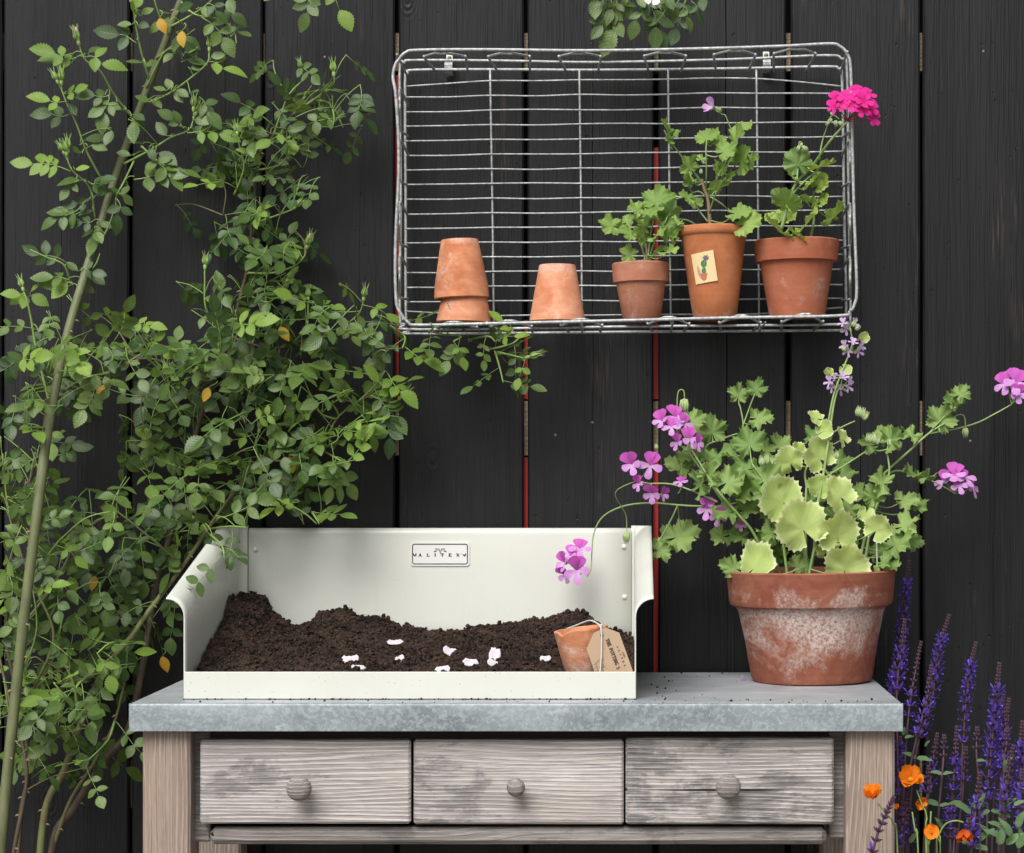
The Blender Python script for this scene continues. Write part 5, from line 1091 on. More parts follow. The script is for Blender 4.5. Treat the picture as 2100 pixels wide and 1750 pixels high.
md_.head(EX(640), EY(455), .125, LILACF, [(0, 0, 0, (-.75, -.6, .25), 1.15)], (EX(708), EY(495), .12), 19)
md_.bud(EX(690), EY(478), .12, 1.1, (-.8, -.2, .4)); md_.bud(EX(575), EY(825), .12, .7)
zn = Plant('zonal_pelargonium', oE + Vector((0, 0, .098)), 'upright pelargonium with a magenta flower head in the wide reddish pot', 'plants in pots', seed=17)
for pts, r0 in ((((1180, 1180), (1200, 1080), (1195, 980), (1200, 920)), .0022), (((1020, 1130), (1060, 980), (1105, 870), (1190, 780), (1290, 640), (1385, 535)), .0028), (((1105, 870), (1112, 780), (1112, 690)), .0014), (((1230, 740), (1245, 650), (1270, 570), (1285, 545)), .0013), (((1060, 960), (1150, 860), (1220, 810)), .0016), (((1200, 1000), (1260, 1055), (1310, 1060)), .0012), (((1060, 1130), (1110, 1150)), .0012)):
    zn.shoot([e_(x, y, .11 + .014 * math.sin(x * .013 + i) + (.074 * max(0, (x - 1150) / 235) ** 1.2 if r0 > .0025 else 0)) for i, (x, y) in enumerate(pts)], r0, r0 * .6)
for (x, y, s_, t, fl) in ((1110, 745, 64, .12, .9), (1255, 775, 64, .13, .7), (1240, 865, 48, .12, 0), (1090, 850, 42, .13, .9), (1185, 870, 44, .13, .4), (1040, 965, 72, .14, .5), (1255, 965, 36, .12, .3), (1155, 962, 34, .13, .8), (1320, 1040, 72, .14, .5), (1045, 1050, 50, .11, .2), (970, 1068, 42, .10, .6), (1165, 1095, 92, .145, .35), (995, 1125, 84, .155, .4), (1105, 1165, 54, .16, .7), (1205, 985, 28, .13, .2), (1290, 1050, 36, .12, .2)):
    zn.leaf(ZONAL, EX(x), EY(y), s_ * .3701 * 1.2, t, flat=fl)
zn.head(EX(1430), EY(440), .205, MAGF, [(dx * .3701, dy * .3701, dt, (dx * .006, -.85, .35 - dy * .005), sc) for dx, dy, dt, sc in ((-115, -30, 0, 1), (-120, 10, .008, .8), (-50, -45, .008, 1.05), (-20, 0, .016, 1.05), (20, -40, .012, 1.1), (5, -80, -.004, .95), (50, -20, .016, 1.1), (40, 30, .016, .95), (85, 20, .008, 1.05), (65, -60, -.002, 1), (100, 75, .004, .95), (-70, 0, .012, .9))], (EX(1385), EY(532), .195), 21, 'pedicel')
for (x, y, d, sc) in ((1300, 515, (-.5, 0, -.6), .8), (1320, 525, (.1, 0, -1), .85), (1340, 530, (.5, 0, -.8), .8), (1310, 500, (-.3, 0, .3), .6), (1285, 530, (-.6, 0, -.8), .7), (1120, 665, (-.3, 0, -.9), .8), (1138, 665, (.4, 0, -.8), .85), (1130, 650, (0, 0, -1), .7), (1148, 670, (.6, 0, -.7), .7)): zn.bud(EX(x), EY(y), .125, sc, d)
zn.shoot([e_(1285, 545, .125), e_(1290, 510, .125), e_(1315, 500, .125), e_(1340, 520, .125)], .0008, .0006); zn.shoot([e_(1112, 690, .125), e_(1120, 645, .125), e_(1140, 655, .125)], .0008, .0006)
# ------------------------------------------------------------------ climbing roses on the left
def rose_bud(pink):
    mb = MB(); mb.lathe([(.0001, 0), (.0014, .001), (.0028, .004), (.0026, .0075), (.0017, .0095), (.0030, .0125), (.0035, .016), (.0022, .021), (.0001, .024)], (0, 0, 0), 8, close=False)
    for k in range(5):
        a = 2 * math.pi * k / 5 + .3; d = Vector((math.cos(a), math.sin(a), 0)); mb.tube([d * .0018 + Vector((0, 0, .0095)), d * .0044 + Vector((0, 0, .015)), d * .003 + Vector((0, 0, .023)), d * .0058 + Vector((0, 0, .031))], [.0011, .0012, .0006, .0001], 4)
    if pink: mb.m = 1; mb.tube([(0, 0, .016), (0, 0, .022), (0, 0, .028)], [.0025, .0032, .0008], 7)
    return mb.mesh('rose_bud', [M['bud'], M['bud_tip']], smooth=True)
def _set(seed, pairs, L, mat): return [rose_leaf(seed + i, pairs, L).mesh('rose_leaf', [M[mat], M['shoot']], smooth=True, uv=True) for i in range(4)]
GLEAF = [(_set(100 + 10 * k, k, L, 'rose_leaf'), L + .034) for k, L in enumerate((.006, .026, .046, .062))]
YLEAF = [(_set(200 + 10 * k, k, L, 'rose_leaf_young'), L + .034) for k, L in enumerate((.006, .026, .046, .062))]
BUD = [rose_bud(False), rose_bud(False), rose_bud(True)]
class Rose(Plant):
    def __init__(s, name, base, label, seed):
        s.o = thing(name, base, label, 'rose', 'climbing roses'); s.base = Vector(base); s.nodes = []; s.r = random.Random(seed); s.stem = 'twig'; s.tf = lambda t: t; s.jobs = []; s.petioles = MB(); s.thorns = None
    def cane(s, pts, r0, r1, mat, thorn=0, name='cane'):
        ps = smooth_path([P(*p) for p in pts], 7); n = len(ps); mb = MB()
        mb.tube(ps, [(r0 + (r1 - r0) * i / (n - 1)) * (1 + .06 * noise.noise(Vector((i * .8, r0 * 900, 0)))) for i in range(n)], 9); s.nodes += ps
        for k in range(thorn):
            i = s.r.randrange(3, n - 3); rr = (r0 + (r1 - r0) * i / (n - 1)); d = Vector((s.r.choice((-1, 1)) * s.r.uniform(.5, 1), s.r.uniform(-.8, .1), 0)).normalized(); mb.m = 1
            mb.tube([ps[i] + d * rr * .6, ps[i] + d * (rr + .003) - Vector((0, 0, .0005)), ps[i] + d * (rr + .005) - Vector((0, 0, .0025))], [.0024, .0011, .0002], 5); mb.m = 0
        return mb.build(name, [M[mat], M['thorn']], s.o, smooth=True)
    def put(s, base, d, nrm, young=False, sc=1.0, me=None): s.jobs.append((Vector(base), Vector(d), Vector(nrm), young, sc, me))
    def lf(s, bx_, by_, tx_, ty_, t=.1, young=False):
        """one leaf from its base to its tip (print pixels), of one, three, five or seven leaflets according to its length"""
        b = P(bx_, by_, t); e = P(tx_, ty_, t + s.r.uniform(-.004, .022)); d = e - b; l = d.length
        k = 0 if l < .038 else 1 if l < .062 else 2 if l < .088 else 3
        me, nom = (YLEAF if young else GLEAF)[k]; q = me[s.r.randrange(len(me))]; n = Vector((s.r.uniform(-.35, .35), -.75, .6 + s.r.uniform(-.3, .3)))
        nd = min(s.nodes, key=lambda v: (v - b).length_squared)
        if (nd - b).length > .004: mb = MB(); mb.tube(smooth_path([nd, (nd + b) / 2 + Vector((0, -.002, .003)), b], 4), .0007, 4); mb.build('leaf_stalk', M['shoot'], s.o, smooth=True)
        s.put(b, d, n, young, max(.55, min(1.3, l / nom)), q)
    def nrm(s): r = s.r; return Vector((r.uniform(-.55, .55), -.72 + r.uniform(-.35, .3), .62 + r.uniform(-.45, .4)))
    def side_shoot(s, pts, r0=.0018, n=6, young_tip=True, bud=0, start=.15, sc=1.0, mat='shoot'):
        ps = smooth_path([P(*p) for p in pts], 6); m = len(ps); mb = MB(); mb.tube(ps, [r0 * (1 - .5 * i / m) for i in range(m)], 6); mb.build('shoot', M[mat], s.o, smooth=True); s.nodes += ps
        n = round(n * .72)
        for k in range(n):
            f = start + (1 - start) * k / max(1, n - 1); i = min(m - 2, int(f * (m - 1))); tang = (ps[i + 1] - ps[i]).normalized(); sg = 1 if k % 2 else -1
            side = Vector((tang.z, 0, -tang.x)) * sg; a = R(s.r.uniform(60, 100)); d = tang * math.cos(a) + side * math.sin(a) + Vector((0, s.r.uniform(-.5, .1), -.3))
            s.put(ps[i], d, s.nrm() + Vector((0, 0, .35)), young_tip and f > .85, sc * s.r.uniform(.62, .88))
        e = ps[-1]; tg_ = (ps[-1] - ps[-3]).normalized()
        for k in range(bud):
            d = (tg_ + Vector((s.r.uniform(-.35, .35) if bud > 1 else 0, s.r.uniform(-.2, .2), .5))).normalized(); b = e + d * s.r.uniform(.004, .012) * (bud > 1); mb = MB(); mb.tube([e, b], .0007, 4); mb.build('shoot', M['shoot'], s.o)
            inst('rose_bud', BUD[s.r.randrange(3) if s.r.random() < .25 else k % 2], frame(b, d.orthogonal(), d, s.r.uniform(.8, 1.05)), s.o)
    def fill(s, cells, sel, dens=.25, tr=(.035, .20)):
        """leaves spread over the area the plant covers; each joined by a twig to the nearest stem, nearest ones first"""
        pts = []
        for y, row in cells:
            for cx_, dd in row.items():
                x = cx_ * 50
                if not sel(x, y): continue
                n = dd * dens * (1.05 if y < 650 else 1); n = int(n) + (s.r.random() < n - int(n))
                for k in range(n): pts.append(P(x + s.r.uniform(-4, 54), y + s.r.uniform(-4, 54), tr[0] + (tr[1] - tr[0]) * s.r.random() ** 1.1))
        while pts:
            best = min(range(len(pts)), key=lambda i: min((pts[i] - q).length_squared for q in s.nodes[::3])); p = pts.pop(best)
            q = min(s.nodes, key=lambda v: (v - p).length_squared + 2 * max(0, v.z - p.z) ** 2)
            out = p - q; dist = out.length; ang = s.r.uniform(-1.25, 1.25) + (math.pi if s.r.random() < .25 else 0)
            d = Vector((math.sin(ang), s.r.uniform(-.45, .15), -math.cos(ang) * .8)) + (out.normalized() * .7 if dist > 1e-5 else Vector())
            d.normalize(); b = p - d * .04
            if dist > .06:
                mid = q.lerp(b, .5) + Vector((s.r.uniform(-.008, .008), s.r.uniform(-.006, .006), s.r.uniform(0, .012))); tw = smooth_path([q, mid, b], 5)
                mb = MB(); mb.tube(tw, [.0011 - .0005 * i / len(tw) for i in range(len(tw))], 5); mb.build('twig', M['twig' if s.r.random() < .7 else 'shoot'], s.o, smooth=True); s.nodes += tw[2:]
            else: mb = MB(); mb.tube(smooth_path([q, (q + b) / 2 + Vector((0, 0, .004)), b], 4), .0007, 4); mb.build('leaf_stalk', M['shoot'], s.o, smooth=True)
            s.put(b, d, s.nrm(), s.r.random() < .17, s.r.uniform(.58, .90) * (.88 if p.z > 1.37 else 1))
    def yellow(s, spots):
        for x, y in spots: s.put(P(x, y, .1 + s.r.uniform(-.04, .05)), (s.r.uniform(-.6, .6), -.3, -.8), s.nrm(), me=YELL_ME[s.r.randrange(2)])
    def finish(s):
        jobs = sorted(s.jobs, key=lambda j: j[0].y); rest = MB()
        for i, (b, d, n, yg, sc, me) in enumerate(jobs):
            Mx = frame(b, d, n, sc); k = s.r.randrange(9)
            if i < 300: inst('leaf', me or (YOUNG_ME[k % 4] if yg else ROSE_ME[k]), Mx, s.o)
            else: rest.add(ROSE[k], Mx)
        if rest.v: o = rest.build('leaves', [M['rose_leaf'], M['shoot']], s.o, smooth=True, uv=True); o['kind'] = 'stuff'
        return len(jobs)
GRID = [(150, {10: 4, 11: 3, 12: 7, 13: 7, 14: 3}), (200, {10: 2, 11: 6, 12: 8, 13: 8, 14: 4}), (250, {8: 2, 9: 5, 10: 5, 11: 7, 12: 4, 13: 5, 14: 1}), (300, {8: 3, 9: 7, 10: 8, 11: 5, 12: 1}), (350, {8: 2, 9: 8, 10: 9, 11: 7, 12: 2}), (400, {9: 6, 10: 8, 11: 5}), (450, {8: 2, 9: 7, 10: 8, 11: 5}), (500, {8: 1, 9: 8, 10: 8, 11: 6, 12: 4}), (550, {8: 3, 9: 8, 10: 8, 11: 7, 12: 5}), (600, {8: 3, 9: 7, 10: 9, 11: 8, 12: 5, 13: 1, 14: 2}),
 (650, {0: 2, 1: 2, 2: 3, 3: 4, 4: 6, 5: 7, 6: 4, 7: 6, 8: 7, 9: 8, 10: 9, 11: 8, 12: 7, 13: 7, 14: 8, 15: 6, 16: 2}), (700, {1: 6, 2: 7, 3: 7, 4: 7, 5: 6, 6: 7, 7: 7, 8: 8, 9: 9, 10: 9, 11: 9, 12: 7, 13: 5, 14: 3, 15: 2}), (750, {0: 4, 1: 6, 2: 7, 3: 7, 4: 5, 5: 6, 6: 7, 7: 8, 8: 8, 9: 8, 10: 9, 11: 8, 12: 4, 14: 1, 15: 3}), (800, {0: 2, 1: 5, 2: 6, 3: 6, 4: 1, 5: 2, 6: 6, 7: 8, 8: 8, 9: 8, 10: 8, 11: 6, 12: 4, 13: 2, 14: 4, 15: 5}), (850, {0: 5, 1: 5, 2: 3, 3: 3, 5: 4, 6: 6, 7: 6, 8: 8, 9: 7, 10: 6, 11: 7, 12: 6, 13: 6, 14: 6, 15: 5}), (900, {0: 6, 1: 6, 2: 3, 3: 1, 5: 6, 6: 7, 7: 4, 8: 7, 9: 7, 10: 7, 11: 7, 12: 6, 13: 5, 14: 2}), (950, {0: 7, 1: 6, 2: 5, 5: 1, 6: 3, 7: 6, 8: 7, 9: 8, 10: 7, 11: 6, 12: 5, 13: 2}), (1000, {0: 8, 1: 6, 2: 5, 3: 3, 4: 5, 5: 4, 6: 5, 7: 7, 8: 7, 9: 7, 10: 7, 11: 7, 12: 4}), (1050, {0: 7, 1: 5, 2: 6, 3: 5, 4: 2, 5: 4, 6: 7, 7: 6, 8: 7, 9: 4}),
 (1100, {0: 7, 1: 6, 2: 7, 3: 6, 4: 3, 5: 5, 6: 6, 7: 7, 8: 3}), (1150, {0: 6, 1: 5, 2: 6, 3: 5, 4: 5, 5: 7, 6: 6, 7: 2}), (1200, {0: 6, 1: 5, 2: 5, 3: 4, 4: 6, 5: 7, 6: 5}), (1250, {0: 7, 1: 5, 2: 3, 3: 3, 4: 5, 5: 6, 6: 4}), (1300, {0: 6, 1: 6, 2: 4, 3: 6, 4: 4, 5: 6, 6: 3}), (1350, {0: 5, 1: 5, 2: 7, 3: 6, 4: 6, 5: 4}), (1400, {0: 6, 1: 6, 2: 6, 3: 6, 4: 3}), (1450, {0: 5, 1: 5, 2: 4, 3: 5, 4: 2}), (1500, {0: 2, 1: 4, 2: 3, 3: 4, 4: 3}), (1550, {0: 1, 1: 2, 2: 2, 3: 3, 4: 1}), (1600, {1: 1, 3: 2})]
# the tall one with the thick pale cane
ra = Rose('climbing_rose', P(-40, 2560, .17), 'tall climbing rose with one thick pale cane leaning right at the far left', 5)
ra.cane([(-45, 2560, .20), (-25, 2100, .24), (0, 1760, .26), (22, 1520, .26), (48, 1280, .25), (75, 1060, .235), (102, 860, .20), (140, 680, .14), (185, 530, .09), (235, 370, .055), (288, 220, .05), (345, 70, .05), (385, -40, .06), (420, -170, .07)], .0085, .005, 'cane_green', 26)
ra.cane([(-30, 2570, .2), (-10, 2000, .21), (30, 1740, .2), (55, 1580, .19), (20, 1440, .17), (-5, 1330, .15)], .004, .002, 'dark_twig', 6)
ra.cane([(-20, 2570, .14), (20, 2050, .13), (40, 1700, .12), (58, 1590, .11), (50, 1500, .11), (10, 1310, .12)], .005, .0025, 'dark_twig', 8)
ra.cane([(10, 1310, .12), (28, 1120, .10), (60, 990, .08), (85, 900, .06), (100, 800, .06)], .0028, .0015, 'dark_twig', 4)
ra.cane([(48, 1280, .17), (110, 1200, .15), (165, 1100, .13), (215, 1060, .12)], .0022, .0012, 'twig', 3)
ra.cane([(30, 1500, .17), (75, 1400, .19), (110, 1300, .2), (60, 1180, .19), (20, 1060, .18), (5, 930, .16)], .0024, .0012, 'twig', 3)
ra.cane([(110, 820, .12), (165, 780, .14), (230, 760, .13), (300, 720, .12)], .002, .0012, 'twig', 2)
S_ = ra.side_shoot
S_([(306, 163, .055), (291, 112, .075), (279, 56, .085), (274, 22, .09)], n=0, bud=1)
S_([(270, 240, .055), (232, 191, .075), (206, 146, .09), (176, 124, .10), (165, 102, .105)], n=0, bud=3)
S_([(206, 364, .06), (176, 307, .08), (157, 255, .09), (139, 217, .10), (127, 187, .105)], n=0, bud=4)
S_([(195, 450, .07), (184, 386, .085), (150, 352, .10), (139, 330, .105)], n=0, bud=3)
S_([(307, 210, .055), (349, 191, .075), (390, 161, .09), (424, 131, .10), (429, 108, .10)], n=0, bud=1)
S_([(255, 336, .06), (311, 307, .08), (349, 283, .09), (386, 268, .10), (396, 248, .10)], n=0, bud=2)
S_([(275, 330, .065), (255, 372, .085), (238, 405, .095), (240, 435, .10)], n=0)
S_([(290, 300, .065), (330, 335, .08), (370, 352, .09)], n=0)
S_([(146, 585, .08), (131, 544, .10), (96, 528, .11), (62, 512, .115)], n=0)
S_([(100, 820, .10), (75, 720, .115), (64, 656, .12), (56, 619, .125), (49, 600, .125)], n=0, bud=1, r0=.0022)
S_([(345, 70, .055), (330, 40, .07), (318, 5, .08), (312, -30, .08)], n=0)
S_([(350, 55, .055), (395, 30, .07), (430, 5, .08), (455, -30, .085)], n=0); S_([(372, 5, .06), (400, 30, .08), (450, 40, .09), (478, 60, .095), (485, 90, .10)], n=0)
S_([(320, 120, .055), (360, 90, .07), (400, 60, .08)], n=0); S_([(300, 180, .055), (335, 110, .075), (360, 100, .08)], n=0)
S_([(180, 520, .075), (215, 480, .09), (235, 430, .10)], n=0); S_([(170, 570, .08), (195, 545, .095), (205, 520, .10)], n=0)
UP = [(745,95,700,15,1),(760,80,845,55,1),(750,60,775,-10,1),(735,130,655,112,0),(750,130,805,122,0),(750,220,520,175,0),(790,340,695,338,0),(795,345,840,340,0),(950,70,870,50,0),(960,70,1045,5,0),(950,95,800,150,0),(1085,40,1130,95,0),(1110,90,1280,285,0),(1200,30,1362,95,0),(1270,140,1378,185,0),(1255,-20,1285,45,0),(1130,20,1240,90,0),
(985,170,965,270,0),(1000,220,1085,300,0),(990,190,1100,235,0),(960,290,915,325,0),(1000,300,1065,275,0),(1000,330,1100,355,0),(1130,345,1340,380,1),(1140,320,1225,285,0),(1030,370,1100,350,0),(935,505,900,440,0),(940,500,970,560,0),(950,490,1035,515,0),(1040,510,1085,480,0),(920,490,890,480,0),(820,540,855,582,0),(830,555,785,525,0),(1075,540,1240,660,0),(1100,580,1150,600,0),(1030,715,1300,735,1),(1000,700,885,605,0),(1050,690,1130,705,0),(930,750,885,660,0),(1055,645,1145,640,0),(985,690,960,640,0),
(830,820,1005,1030,0),(850,830,975,880,0),(790,780,730,765,0),(730,850,700,835,0),(735,965,1035,960,0),(700,1010,660,1045,0),(820,800,850,850,0),(640,1090,640,1270,0),(660,1060,710,1110,0),(430,315,225,310,1),(395,300,185,252,1),(470,320,668,355,1),(405,330,370,355,0),(480,300,515,282,0),(600,520,415,498,0),(575,520,585,715,0),(640,560,495,640,0),(690,600,580,595,0),(720,650,690,765,0),(720,640,772,715,0),(720,630,775,632,0),(610,700,590,790,0),
(360,560,168,512,1),(350,520,475,445,1),(380,510,475,480,0),(380,625,168,598,0),(440,780,575,768,0),(480,800,560,830,0),(450,840,400,815,0),(370,560,425,620,0),(390,930,52,878,1),(400,920,498,905,1),(470,990,335,995,0),(500,1010,682,1035,0),(490,1000,610,975,0),(420,980,335,1095,0),(490,1090,342,1115,0),(510,1140,440,1155,0),(510,1080,580,1060,0),(450,1120,215,1245,0),(400,1180,260,1160,0),(520,1200,365,1215,0),(520,1240,440,1280,0),(520,1260,570,1300,0),(515,1265,503,1395,0),(530,1220,582,1225,0),
(360,1450,115,1335,0),(380,1520,170,1520,0),(440,1480,575,1468,0),(440,1480,380,1438,0),(480,1500,580,1540,0),(430,1560,488,1605,0),(400,1560,235,1545,1),(390,1550,265,1610,1),(130,1610,18,1585,1),(140,1610,105,1670,1),(150,1620,245,1670,1),(160,1600,215,1560,1),(140,1595,50,1640,1)]
for (x0, y0, x1, y1, yg) in UP: ra.lf(x0 * .375, y0 * .375, x1 * .375, y1 * .375, .095 + ra.r.uniform(-.012, .02), yg)
S_([(30, 1480, .19), (50, 1380, .21), (75, 1290, .22), (66, 1200, .22)], n=8); S_([(25, 1500, .19), (15, 1440, .215), (8, 1390, .22)], n=5); S_([(60, 1200, .18), (90, 1150, .2), (120, 1110, .21)], n=5)
ra.fill(GRID, lambda x, y: x < 200 and y >= 650 or x < 250 and y > 1080, .31, (.03, .25))
ra.yellow([(376, 48), (325, 22), (225, 775), (60, 1240), (205, 1165)])
nA = ra.finish()
# the bushy twiggy one in the middle
rb = Rose('climbing_rose', P(60, 2580, .2), 'bushy leafy climbing rose spreading beside and behind the tray', 6)
rb.cane([(60, 2580, .20), (70, 2050, .19), (88, 1690, .18), (131, 1581, .17), (165, 1487, .16), (210, 1379, .14), (262, 1315, .13), (304, 1255, .12), (375, 1161, .11), (416, 1101, .10), (450, 1050, .09), (490, 1000, .085), (560, 940, .08)], .006, .0018, 'twig', 14)
rb.cane([(75, 2580, .17), (90, 2050, .15), (108, 1740, .13), (150, 1660, .12), (215, 1560, .11), (262, 1500, .10), (290, 1380, .09), (305, 1290, .08), (320, 1200, .07), (345, 1110, .065), (360, 1050, .06), (385, 960, .06), (410, 860, .055), (440, 780, .05), (470, 690, .05), (490, 620, .05), (510, 540, .05), (515, 480, .05), (522, 400, .05), (525, 330, .05), (560, 280, .06), (600, 235, .07), (640, 205, .08)], .0065, .0014, 'dark_twig', 16)
rb.cane([(110, 1735, .13), (145, 1640, .14), (195, 1560, .15), (235, 1480, .16), (255, 1400, .17)], .003, .0016, 'twig', 6)
rb.cane([(165, 1487, .16), (150, 1400, .19), (120, 1330, .2), (130, 1260, .2)], .002, .0012, 'shoot', 3)
rb.cane([(470, 690, .05), (560, 715, .06), (650, 690, .065), (740, 662, .07), (820, 668, .075), (900, 684, .08), (960, 697, .09), (1010, 716, .10), (1040, 745, .10)], .0022, .0009, 'dark_twig', 4)
rb.cane([(450, 1050, .09), (500, 985, .08), (530, 945, .08), (590, 945, .085), (656, 921, .09), (690, 860, .08), (735, 824, .08), (785, 800, .08)], .0022, .0010, 'twig', 3)
rb.cane([(440, 780, .05), (380, 760, .07), (300, 735, .09), (230, 760, .10), (180, 780, .10)], .002, .0010, 'twig', 3)
rb.cane([(385, 960, .06), (340, 930, .08), (300, 900, .10), (290, 880, .1)], .0018, .0010, 'shoot')
rb.cane([(375, 1161, .11), (340, 1130, .13), (280, 1080, .13), (215, 1030, .13)], .0018, .0010, 'twig'); rb.cane([(490, 1000, .085), (560, 1020, .1), (620, 1050, .11), (650, 1075, .11)], .0016, .0009, 'shoot')
S_ = rb.side_shoot
S_([(480, 400, .06), (500, 345, .08), (490, 295, .09), (487, 280, .09)], n=2, bud=1); S_([(560, 280, .06), (590, 200, .085), (620, 165, .095), (620, 150, .1)], n=2, bud=1); S_([(600, 235, .07), (650, 200, .09), (682, 175, .1), (685, 160, .1)], n=2, bud=1)
S_([(640, 205, .08), (675, 212, .1), (685, 240, .11), (682, 262, .11)], n=2, sc=.8); S_([(525, 350, .055), (570, 340, .08), (590, 320, .09)], n=2, bud=1); S_([(515, 460, .055), (560, 445, .08), (600, 430, .1)], n=2, bud=1)
S_([(510, 560, .055), (560, 560, .08), (605, 545, .1), (625, 525, .105)], n=2, bud=2); S_([(500, 600, .055), (550, 620, .08), (580, 590, .1)], n=2, bud=2); S_([(475, 680, .055), (425, 640, .09), (420, 570, .1), (420, 555, .1)], n=2, bud=1)
S_([(600, 705, .065), (628, 670, .09), (632, 620, .1)], n=5, bud=1); S_([(700, 675, .068), (735, 645, .09), (745, 620, .1)], n=6, bud=1); S_([(800, 668, .075), (830, 690, .1), (825, 715, .11)], n=4)
S_([(880, 682, .08), (888, 672, .19), (882, 662, .205)], n=2, sc=.7); S_([(900, 686, .08), (945, 690, .12), (930, 700, .13)], n=4, sc=.78); S_([(960, 697, .09), (1000, 690, .12), (1015, 700, .125)], n=4, sc=.78); S_([(1010, 716, .10), (1050, 705, .12), (1068, 690, .12)], n=4, sc=.78); S_([(1020, 722, .10), (1045, 728, .12), (1075, 735, .13)], n=3, sc=.78, bud=1); S_([(1015, 720, .10), (1025, 755, .11), (1032, 785, .115)], n=4, sc=.78, young_tip=False)
S_([(735, 824, .08), (770, 790, .1), (790, 760, .11)], n=5); S_([(760, 812, .08), (800, 825, .1), (815, 822, .1)], n=4, bud=1); S_([(690, 860, .08), (660, 850, .1), (648, 830, .11)], n=4); S_([(656, 921, .09), (690, 940, .12), (715, 955, .13)], n=4); S_([(640, 925, .09), (690, 905, .12), (690, 880, .12)], n=5)
S_([(640, 1050, .11), (655, 1075, .13)], n=2); S_([(430, 1085, .10), (470, 1080, .16), (505, 1082, .19)], n=4); S_([(430, 1095, .11), (455, 1120, .34), (460, 1145, .37)], n=3, young_tip=False, start=.6)
S_([(530, 945, .08), (525, 910, .1), (530, 890, .1)], n=4, bud=1); S_([(380, 870, .07), (352, 820, .1), (345, 790, .1)], n=5, bud=2); S_([(262, 1315, .13), (225, 1320, .19), (200, 1340, .21)], n=4); S_([(210, 1379, .14), (170, 1395, .21), (150, 1420, .23)], n=5); S_([(165, 1487, .16), (140, 1440, .24), (110, 1400, .26)], n=6)
S_([(235, 1480, .16), (220, 1520, .2), (180, 1560, .22)], n=3)
rb.fill(GRID, lambda x, y: not (x < 200 and y >= 650 or x < 250 and y > 1080), .30, (.03, .17))
rb.yellow([(568, 655), (592, 920), (438, 780), (330, 1330)])
nB = rb.finish()
# sprays hanging in from above the picture
rc = Rose('rose_spray', P(1330, -330, .03), 'leafy rose spray hanging from the top above the wire basket', 9); rc.o['label'] = 'leafy rose spray hanging from the top above the wire basket'
rc.cane([(1330, -330, -.01), (1320, -200, .05), (1318, -100, .08), (1322, -30, .09), (1335, 10, .09)], .003, .0012, 'twig', 3)
for pts in (((1318, -60, .08), (1270, -40, .1), (1240, -10, .11)), ((1322, -40, .085), (1380, -40, .1), (1425, -15, .11)), ((1322, -30, .09), (1290, -5, .11))): rc.side_shoot([*pts], n=3, young_tip=False)
for (x0, y0, x1, y1) in ((650,10,430,470),(660,0,540,460),(800,170,570,585),(860,20,870,215),(1010,60,980,455),(1255,120,1210,575),(1210,40,1350,195),(1420,60,1400,245),(1500,70,1640,315),(1600,20,1775,255),(450,-40,390,165),(720,-20,600,220),(720,30,935,5),(1100,30,1090,195),(700,110,730,245),(560,-40,520,120),(1300,-60,1420,60),(1690,-40,1740,60),(950,-60,1080,60)):
    rc.lf((1300 + x0 / 5) * .875, y0 * .175, (1300 + x1 / 5) * .875, y1 * .175, .11)
mb = MB(); c = P(1339, -9, .13)
for k in range(5):
    a = 2 * math.pi * k / 5 + .2; rr = .015; pts = [c] + [c + Vector((math.sin(a + w_) * rr * q, -.003 * q, math.cos(a + w_) * rr * q)) for w_, q in ((-.55, .75), (-.4, 1.0), (0, 1.02), (.4, 1.0), (.55, .75))]; mb.face(*[mb.vert(v) for v in pts])
mb.build('blossom', M['white_petal'], rc.o, uv=True)
rc.finish()
rd = Rose('rose_spray', P(660, -330, .03), 'few rose leaves dipping in at the top edge left of the basket', 10)
rd.cane([(660, -330, -.01), (655, -200, .06), (650, -80, .09), (640, -40, .1)], .0025, .001, 'twig')
rd.put(P(650, -42, .1), (-.25, -.2, -.9), (0, -.9, .5), False, .8); rd.put(P(655, -45, .1), (.75, -.1, -.85), (.1, -.8, .6), True, 1.1); rd.put(P(640, -60, .1), (-.6, -.1, -.3), (0, -.8, .6), False, .8)
rd.finish()

